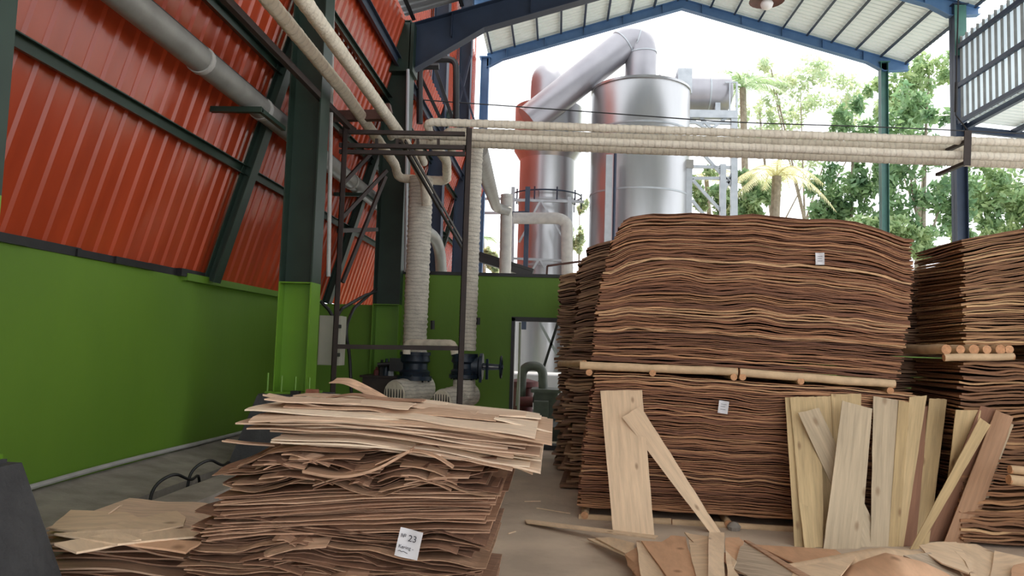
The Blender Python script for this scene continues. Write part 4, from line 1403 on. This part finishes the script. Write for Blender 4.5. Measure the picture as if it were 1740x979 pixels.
board('wide pale knotty board leaning on the lower front stack at left', (1020, 664), (1091, 663), (1112, 911), (1042, 909), board_w, .02)
board('narrow board leaning diagonally across the wide knotty board', (1057, 709), (1088, 690), (1224, 904), (1206, 905), board_w, .17, edge=.008)
board('back board at left of the right group, hidden behind the others', (1378, 675), (1413, 673), (1430, 915), (1400, 915), board_y, .015)
board('back board with square top behind the broad pale board', (1412, 670), (1463, 669), (1462, 915), (1425, 915), board_y, .018)
board('thin yellow board at the far left of the right group', (1334, 676), (1357, 674), (1368, 929), (1350, 929), board_y, .03)
board('yellow board with bulging edge, second from left in the right group', (1342, 676), (1383, 674), (1398, 931), (1366, 931), board_y, .05, bulge=.03)
board('narrow bright strip in front of the bulging yellow board', (1340, 700), (1356, 700), (1384, 932), (1367, 932), board_y, .07)
board('board leaning from upper left to lower right behind the broad pale board', (1356, 702), (1391, 693), (1503, 928), (1462, 930), board_g, .18)
board('broad pale grey board standing in front of the right group', (1431, 681), (1482, 694), (1462, 933), (1399, 933), board_g, .24)
board('straight knotty board right of the broad pale board', (1484, 673), (1529, 681), (1512, 929), (1479, 929), board_g, .04)
board('narrow pale board beside the straight knotty board', (1527, 680), (1545, 684), (1527, 929), (1509, 929), board_y, .05)
board('narrow yellowish board tapering to its foot', (1545, 675), (1575, 672), (1535, 929), (1527, 929), board_y, .03)
board('dark thin shaded board among the right group', (1566, 690), (1577, 690), (1556, 928), (1535, 929), board_b, .02)  # stands in shadow; the shade is put into its dark colour
board('pale board with split at the right end of the group', (1579, 677), (1609, 679), (1578, 925), (1552, 925), board_y, .03)
board('short board behind the slanting strip by the right stack', (1624, 697), (1667, 697), (1630, 920), (1598, 920), board_y, plane=6.33)
board('reddish brown curved board behind the tan board', (1666, 690), (1694, 696), (1612, 920), (1568, 924), board_b, plane=6.32, curl=.02)
board('tan curved board leaning on the lower right stack', (1692, 696), (1722, 709), (1648, 922), (1603, 924), board_t, plane=6.30, curl=-.03)
board('thin grey curved strip right of the tan board', (1716, 720), (1722, 722), (1664, 918), (1640, 920), board_g, plane=6.32, bow=.03)
board('slanting narrow pale strip in front of the brown boards', (1665, 710), (1683, 722), (1561, 933), (1546, 934), board_y, plane=6.26)


# ================================================================== FOREGROUND PILE WITH PAPER LABEL
pl = thing('veneer_pile', 'foreground veneer scrap pile with numbered paper label and pale sheets on top', 'pile', (-.9, 3.35, 0))


def layer_group(z0, z1, n, xl, xr, m, wave, wl, seed, jx=.04, jy=.05, tilt=0.0, fill=(.35, .8), dep=.9, yaw=.03, nx=34, y0=3.3, fine=1.6, name='veneer_sheet', fall=None, lip=0.0, ragged=.012, parent=None):
    """one bundle of the pile: n sheets between two heights; lip = how far front edges curl down"""
    rr_ = random.Random(seed)
    for k in range(n):
        f = (k + .5) / n
        z = z0 + (z1 - z0) * f
        a0 = (xl(f) if callable(xl) else xl) + rr_.uniform(-jx, jx)
        a1 = (xr(f) if callable(xr) else xr) + rr_.uniform(-jx, jx)
        th = (z1 - z0) / n * rr_.uniform(*fill)
        yy = y0 + rr_.uniform(-jy, jy)
        yw = rr_.uniform(-yaw, yaw)
        tl_ = rr_.uniform(-1, 1) * .008
        lp_ = lip * rr_.uniform(.1, 1.0)
        top_, bot_ = [], []
        for j, d in enumerate((0.0, .045, .12, dep * .5 + .06, dep)):
            rt, rb_ = [], []
            for i in range(nx):
                a = i / (nx - 1)
                x = a0 + (a1 - a0) * a
                h = z + wave * (vn(x / wl + seed, f * 2.6 + seed, d * .7) + .45 * vn(x / wl * 2.7, f * 6 + seed, 4.4 + d))
                h += th * fine * .5 * vn(x * 6 + k * 2.3, k * 1.9, seed + d)
                h += tilt * (a - .5) * (.4 + .6 * f) + tl_ * (a - .5) * 2
                if fall:
                    h += fall(a, f)
                if j < 2:
                    h -= lp_ * (1.0, .3)[j] * (.6 + .8 * vn(x * 2.3, k * .9, seed + 3.0))
                yv = yy + d + yw * (a - .5) + (ragged * vn(x * 9, k * 3.3, 6.1) if j == 0 else 0)
                rt.append((x, yv, h + th / 2))
                rb_.append((x, yv, h - th / 2))
            top_.append(rt)
            bot_.append(rb_)
        obj(name, MB().grid_slab(top_, bot_), m, parent or pl)


layer_group(0.0, .42, 16, -1.50, -.30, ven_dark, .02, .4, 31)
layer_group(.42, .70, 40, lambda f: -1.56 + .03 * f, lambda f: -.36 + .06 * f, ven_dark, .06, .42, 32, jx=.05, jy=.05, fill=(.3, .75), fine=3.2, lip=.012, ragged=.03)
layer_group(.69, .875, 24, lambda f: -1.50 + .04 * f, lambda f: -.27 + .02 * f, ven_mid, .012, .9, 33, jx=.025, jy=.045, fill=(.4, .95), tilt=.05, fine=1.6, yaw=.08, lip=.02,
            fall=lambda a, f: -.05 * (1 - a) ** 2)
layer_group(.88, 1.04, 24, lambda f: -1.46 + .12 * f, lambda f: -.25 - .06 * f, ven_dark, .055, .33, 34, jx=.08, jy=.06, fill=(.25, .65), fine=4.0, yaw=.12, lip=.02, ragged=.04,
            fall=lambda a, f: -.05 * max(0, .25 - a) / .25)
layer_group(1.035, 1.19, 20, lambda f: -1.27 + .06 * (.5 - f), lambda f: -.11 + .02 * math.sin(f * 9), ven_pale, .014, .7, 35, jx=.09, jy=.07, fill=(.5, 1.0), fine=1.2, yaw=.2, lip=.028,
            fall=lambda a, f: -.10 * max(0, a - .3) ** 1.3 * (1.3 - .3 * f) + .004, name='pale_sheet')
layer_group(1.18, 1.235, 8, lambda f: -1.25 + .1 * f, lambda f: -.24 - .3 * f, ven_pale, .02, .4, 36, jx=.2, jy=.16, fill=(.5, .9), fine=2.5, yaw=.35, dep=.2, y0=3.5, lip=.02,
            fall=lambda a, f: -.06 * max(0, a - .4), name='pale_sheet')

rs_ = random.Random(77)
for k in range(44):
    zc = rs_.choice((rs_.uniform(.45, .66), rs_.uniform(.90, 1.0)))
    xc = rs_.uniform(-1.25, -.45)
    if abs(xc + .64) < .14 and zc < .70:
        continue
    w, d, sl_, dz = rs_.uniform(.08, .30), rs_.uniform(.05, .11), rs_.uniform(-.25, .25), rs_.uniform(.006, .022)
    top_, bot_ = [], []
    for j in range(2):
        rt, rb_ = [], []
        for i in range(5):
            a = (i / 4 - .5)
            x, yv = xc + a * w, 3.225 + j * d + rs_.uniform(-.012, .012)
            h = zc + sl_ * a * w - (dz if j == 0 else 0) + .010 * math.cos(a * 4)
            rt.append((x, yv, h + .0025)); rb_.append((x, yv, h - .0025))
        top_.append(rt); bot_.append(rb_)
    obj('broken_edge', MB().grid_slab(top_, bot_), (ven_mid, ven_dark, ven_mid, ven_dark)[k % 4], pl)

paper_label('paper_label', on_y(695, 924, 3.19), (1, 0, 0), .098, .118, -.19, 'white paper label number 23 on the foreground pile',
            texts=[('№', -.040, .022, .022), ('23', -.008, .012, .038), ('Kering -', -.040, -.022, .020)],
            strokes=[(-.038, -.036, -.03, -.032, .002), (-.03, -.032, -.022, -.037, .002), (-.022, -.036, -.012, -.033, .002), (-.012, -.034, .004, -.038, .002)])


def strip(label, pts, w, m, t=.004, group=None, name='veneer_strip', wdir=(0, 1, 0), cat='strip', taper=1.0):
    """strip following a line of points"""
    pts = resample(fillet(pts, .15), .05)
    wdir = Vector(wdir).normalized()
    k = len(pts)
    top_, bot_ = [], []
    for s in (-.5, 0, .5):
        rt, rb_ = [], []
        for i, p in enumerate(pts):
            q = p + wdir * (s * w * (1 + (taper - 1) * i / (k - 1))) + Vector((0, 0, .004 * (abs(s) * 2)))
            rt.append(q + Vector((0, 0, t / 2)))
            rb_.append(q - Vector((0, 0, t / 2)))
        top_.append(rt)
        bot_.append(rb_)
    o = obj(name, MB().grid_slab(top_, bot_), m, None, True, 30)
    return tag(o, label, cat, group)


strip('curled brown strip sticking up at the back of the foreground pile', [on_y(566, 648, 3.9), on_y(590, 648, 3.9), on_y(625, 665, 3.9), on_y(668, 690, 3.85)], .09, ven_mid, wdir=(.2, 1, .25))
strip('pale strip poking out left under the top sheets of the pile', [on_y(381, 750, 3.35), on_y(420, 755, 3.36), on_y(470, 758, 3.4)], .05, ven_pale, .007)
strip('pale strip poking out right below the top sheets of the pile', [on_y(800, 768, 3.5), on_y(860, 787, 3.4), on_y(905, 806, 3.35)], .05, ven_pale, .006)
strip('pointed pale splinter at the right end of the pile top', [on_y(840, 712, 3.5), on_y(900, 727, 3.5), on_y(938, 737, 3.5)], .07, ven_pale, .006, taper=.15)
strip('pale strip lying slanted on top of the pile at left', [on_y(452, 672, 3.42), on_y(500, 682, 3.42), on_y(560, 694, 3.42)], .08, ven_pale, .008)
strip('wavy brown strip lying across the top of the pile', [on_y(560, 676, 3.75), on_y(600, 670, 3.75), on_y(650, 680, 3.7), on_y(720, 682, 3.7)], .12, ven_mid, .006)
strip('bent pale strip hanging over the front of the pile', [on_y(770, 795, 3.22), on_y(740, 775, 3.21), on_y(700, 765, 3.21), on_y(640, 790, 3.22)], .06, ven_mid, .005)
strip('curved pale sheet edge bulging in the middle of the pile', [on_y(520, 800, 3.22), on_y(580, 812, 3.2), on_y(640, 800, 3.2), on_y(700, 765, 3.22)], .10, ven_mid, .012)

# ---- small pile at the lower left
sp = thing('veneer_pile', 'low heap of loose veneer sheets beside the lower left pedestal', 'pile', (-1.9, 3.9, 0))
rs_ = random.Random(5)
for k in range(30):
    f = k / 29
    z = .01 + f * .57
    cx, cyy = -1.98 + rs_.uniform(-.05, .05), 3.75 + rs_.uniform(-.06, .06)
    w, d = rs_.uniform(.64, .78), rs_.uniform(.5, .7)
    ang = rs_.uniform(-.14, .14)
    tz = rs_.uniform(-.04, .04)
    top_, bot_ = [], []
    for j in range(3):
        rt, rb_ = [], []
        for i in range(12):
            a, b = (i / 11 - .5) * w, (j / 2 - .5) * d
            x = cx + a * math.cos(ang) - b * math.sin(ang)
            yv = cyy + a * math.sin(ang) + b * math.cos(ang)
            h = z + .025 * vn(a * 3 + k * .4, f * 4, 1) + tz * a - .07 * max(0, a / w) 
            rt.append((x, yv, h + .004)); rb_.append((x, yv, h - .004))
        top_.append(rt); bot_.append(rb_)
    obj('veneer_sheet', MB().grid_slab(top_, bot_), (ven_pale, ven_mid, ven_pale, ven_mid, ven_mid)[k % 5] if k < 27 else ven_pale, sp)


def scrap(label, pts, m, t=.009, group='scraps on the small heap', name='veneer_scrap'):
    """pts: (photo x, photo y, height above the floor)"""
    P = [on_z(x, y, z) for (x, y, z) in pts]
    c = sum(P, Vector()) / len(P)
    # refine outline
    Q = []
    n = len(P)
    for i in range(n):
        a, b = P[i], P[(i + 1) % n]
        for k in range(3):
            q = a.lerp(b, k / 3)
            if k:
                q = q + Vector((R(-.006, .006), R(-.006, .006), 0))
            Q.append(q)
    n = len(Q)
    loc = c.copy()
    d = (P[1] - P[0])
    ang = math.atan2(d.y, d.x)
    Rz = Matrix.Rotation(-ang, 3, 'Z')
    rings = [1.0, .5]
    mb = MB()
    vs = []
    for r in rings:
        for q in Q:
            vs.append(Rz @ ((q - c) * r) + Vector((0, 0, t / 2 + (0.004 * vn(q.x * 7, q.y * 7, r) if r < 1 else 0))))
    vs.append(Vector((0, 0, t / 2)))
    o2 = len(vs)
    for r in rings[:1]:
        for q in Q:
            vs.append(Rz @ ((q - c) * r) - Vector((0, 0, t / 2)))
    vs.append(Vector((0, 0, -t / 2)))
    fs = []
    for i in range(n):
        k = (i + 1) % n
        fs += [(i, k, n + k, n + i), (n + i, n + k, 2 * n), (o2 + i, i, k, o2 + k)[::-1], (o2 + k, o2 + i, o2 + n)]
    mb.add(vs, fs)
    o = obj(name, mb, m, None, True, 30)
    o.matrix_world = Matrix.Translation(loc) @ Matrix.Rotation(ang, 4, 'Z')
    return tag(o, label, 'scrap', group)


scrap('large pale scrap on the lower left heap, at its back', [(84, 900, .60), (120, 868, .60), (215, 872, .60), (255, 890, .60), (205, 910, .61)], scrap_p)
scrap('rolled pale scrap reaching right on the lower left heap', [(130, 905, .615), (240, 882, .615), (300, 869, .615), (316, 880, .62), (312, 893, .62), (210, 915, .62)], scrap_p)
scrap('long narrow scrap across the lower left heap', [(92, 908, .63), (180, 902, .63), (378, 898, .60), (380, 908, .60), (200, 926, .63)], scrap_p)
scrap('tan scrap hanging at the front of the lower left heap', [(225, 916, .62), (342, 922, .60), (316, 940, .60), (210, 925, .62)], scrap_o)
scrap('pale scrap at the front left of the lower left heap', [(92, 925, .62), (200, 905, .635), (240, 918, .63), (130, 940, .61)], scrap_p)
strip('thin pale splinter standing on the lower left heap', [on_z(186, 874, .60), on_z(206, 860, .64)], .02, ven_pale, .006)
strip('pale strip bridging the lower left heap and the labelled pile', [on_y(300, 903, 3.5), on_y(366, 900, 3.5)], .08, ven_pale, .006)

# ================================================================== SCRAP HEAP AT LOWER RIGHT
g = 'scraps on the floor in front of the boards'
hz = thing('scrap_bed', 'low bed of offcuts underneath the lower right scraps', 'pile', (1.8, 5.2, 0))
rs_ = random.Random(9)
for k in range(46):
    x = rs_.uniform(.75, 3.9)
    ymax = 5.65 if x > 1.2 else 5.4
    yy = rs_.uniform(4.3, ymax)
    w, d = rs_.uniform(.3, .7), rs_.uniform(.08, .25)
    ang = rs_.uniform(-1.5, 1.5)
    z = .01 + .0022 * k * (1 if yy < 5.4 else .5)
    top_, bot_ = [], []
    for j in range(2):
        rt, rb_ = [], []
        for i in range(6):
            a, b = (i / 5 - .5) * w, (j - .5) * d
            h = z + .012 * vn(a * 5 + k, b * 3, 2)
            px_, py_ = x + a * math.cos(ang) - b * math.sin(ang), yy + a * math.sin(ang) + b * math.cos(ang)
            py_ = min(py_, 5.72)
            rt.append((px_, py_, h + .003)); rb_.append((px_, py_, h - .003))
        top_.append(rt); bot_.append(rb_)
    obj('offcut', MB().grid_slab(top_, bot_), [scrap_o, scrap_p, ven_mid][k % 3], hz)

scrap('long thin pale lath lying on the floor at left of the scraps', [(892, 884, .02), (900, 884, .02), (1118, 911, .10), (1114, 916, .10), (1060, 909, .09), (895, 889, .02)], scrap_p, group=g)
scrap('pointed narrow lath below the long thin lath', [(998, 916, .03), (1010, 916, .03), (1075, 940, .09), (1062, 944, .09)], scrap_p, group=g)
scrap('pale pointed scrap under the long lath', [(1012, 915, .05), (1038, 914, .06), (1078, 924, .1), (1078, 934, .1), (1062, 941, .1)], scrap_p, group=g)
scrap('curled orange scrap edge at the left front of the heap', [(1062, 944, .10), (1082, 930, .12), (1092, 960, .13), (1100, 985, .13), (1085, 985, .12), (1066, 960, .08)], scrap_o, group=g)
scrap('pale orange scrap with dark knot at the left front', [(1081, 920, .13), (1093, 920, .13), (1140, 985, .16), (1090, 985, .16), (1085, 955, .15)], scrap_p, group=g)
scrap('large orange scrap with wavy top edge', [(1090, 920, .14), (1124, 922, .14), (1140, 911, .14), (1165, 913, .14), (1172, 940, .16), (1183, 985, .18), (1136, 985, .18)], scrap_o, group=g)
scrap('pale triangular scrap pointing up left', [(1163, 905, .15), (1172, 908, .15), (1207, 913, .16), (1205, 945, .17), (1185, 930, .16)], scrap_p, group=g)
scrap('narrow pale scrap right of the large orange scrap', [(1171, 918, .165), (1203, 942, .175), (1206, 985, .19), (1184, 985, .19), (1173, 940, .17)], scrap_p, group=g)
scrap('upright pale strip standing out of the heap', [(1205, 905, .19), (1231, 906, .19), (1232, 985, .21), (1203, 985, .21)], scrap_p, group=g)
scrap('orange scrap right behind the upright pale strip', [(1233, 915, .15), (1256, 914, .15), (1264, 922, .15), (1262, 932, .16), (1248, 965, .18), (1233, 940, .17)], scrap_o, group=g)
scrap('grey weathered scrap slab in the middle of the heap', [(1258, 930, .18), (1270, 924, .18), (1360, 978, .21), (1365, 990, .21), (1290, 990, .21), (1248, 968, .19)], scrap_g, group=g)
scrap('narrow dark-edged board along the grey weathered slab', [(1264, 919, .19), (1272, 920, .19), (1385, 985, .22), (1370, 988, .22)], ven_mid, .012, group=g)
scrap('small pale triangle between upright strip and grey slab', [(1233, 936, .18), (1252, 955, .19), (1247, 968, .19), (1262, 990, .2), (1236, 990, .2)], scrap_p, group=g)
scrap('orange scrap lying flat before the right boards', [(1280, 926, .06), (1320, 929, .06), (1420, 935, .08), (1440, 950, .1), (1350, 958, .12)], scrap_o, group=g)
# arched sheets on the right
def arch(label, outline_l, outline_r, apex, front_y, m, lift, nx=16, ny=8, mat_t=.006):
    """sheet arched from left edge to right edge: far edge follows photo points, near edge runs to the camera side"""
    far = []
    near = []
    pts = outline_l + [apex] + outline_r
    xs = [p[0] for p in pts]
    top_, bot_ = [], []
    for j in range(ny):
        v = j / (ny - 1)
        rt, rb_ = [], []
        for i in range(nx):
            a = i / (nx - 1)
            x = xs[0] + (xs[-1] - xs[0]) * a
            y = float(np.interp(x, xs, [p[1] for p in pts]))
            z = float(np.interp(x, xs, [p[2] for p in pts]))
            q = on_z(x, y, z)
            e = Vector((q.x * .93 + .1, front_y, z + .02 - .06 * v))
            r = q.lerp(e, v)
            r.z += .03 * math.sin(math.pi * v) + .006 * vn(a * 4, v * 3, lift)
            rt.append(r + Vector((0, 0, mat_t / 2)))
            rb_.append(r - Vector((0, 0, mat_t / 2)))
        top_.append(rt)
        bot_.append(rb_)
    o = obj('veneer_scrap', MB().grid_slab(top_, bot_), m, None, True, 40)
    return tag(o, label, 'scrap', g)

arch('long pale curved sheet arching over the right scraps', [(1335, 962, .13), (1400, 948, .17)], [(1560, 938, .20), (1600, 944, .16)], (1490, 931, .23), 4.95, scrap_p, 1.0)
arch('big light orange arched sheet at bottom right', [(1420, 988, .14), (1450, 958, .20)], [(1560, 955, .25), (1620, 982, .17)], (1500, 941, .28), 4.55, scrap_o, 2.0)
scrap('pale scrap with knot left of the big arched sheet', [(1350, 965, .2), (1440, 948, .22), (1455, 945, .22), (1420, 990, .22), (1345, 990, .22)], scrap_p, group=g)
scrap('greyish ribbon scrap right of the big arched sheet', [(1535, 945, .26), (1580, 940, .24), (1625, 965, .2), (1640, 990, .2), (1600, 985, .22), (1560, 957, .26)], scrap_g, group=g)
scrap('crumpled pale scrap with a broken tip', [(1562, 928, .22), (1590, 922, .22), (1625, 922, .2), (1662, 962, .22), (1645, 975, .24), (1600, 958, .25), (1572, 940, .24)], scrap_p, group=g)
scrap('broad pale scrap at the right of the heap', [(1605, 922, .20), (1660, 926, .2), (1700, 945, .2), (1690, 990, .24), (1650, 985, .24), (1640, 955, .23)], scrap_p, group=g)
scrap('pale scrap cut by the right photo edge', [(1690, 937, .21), (1740, 948, .21), (1760, 990, .23), (1680, 990, .25)], scrap_p, group=g)
scrap('small orange scrap in the lower right corner', [(1722, 962, .25), (1750, 955, .25), (1760, 992, .26), (1715, 985, .26)], scrap_o, group=g)
# shavings on the open floor
for i, (px, py, l, a, lab) in enumerate(((940, 868, .35, -.5, 'thin splinter on the bare floor beside the front stack corner'), (905, 852, .16, .3, 'short splinter on the bare floor right of the pile'), (870, 905, .1, 1.0, 'tiny chip on the floor right of the labelled pile'))):
    p = on_z(px, py, .006)
    d = Vector((math.cos(a), math.sin(a), 0)) * l / 2
    tag(obj('wood_splinter', MB().bar(p - d, p + d, .012, .006), scrap_p), lab, 'splinter')
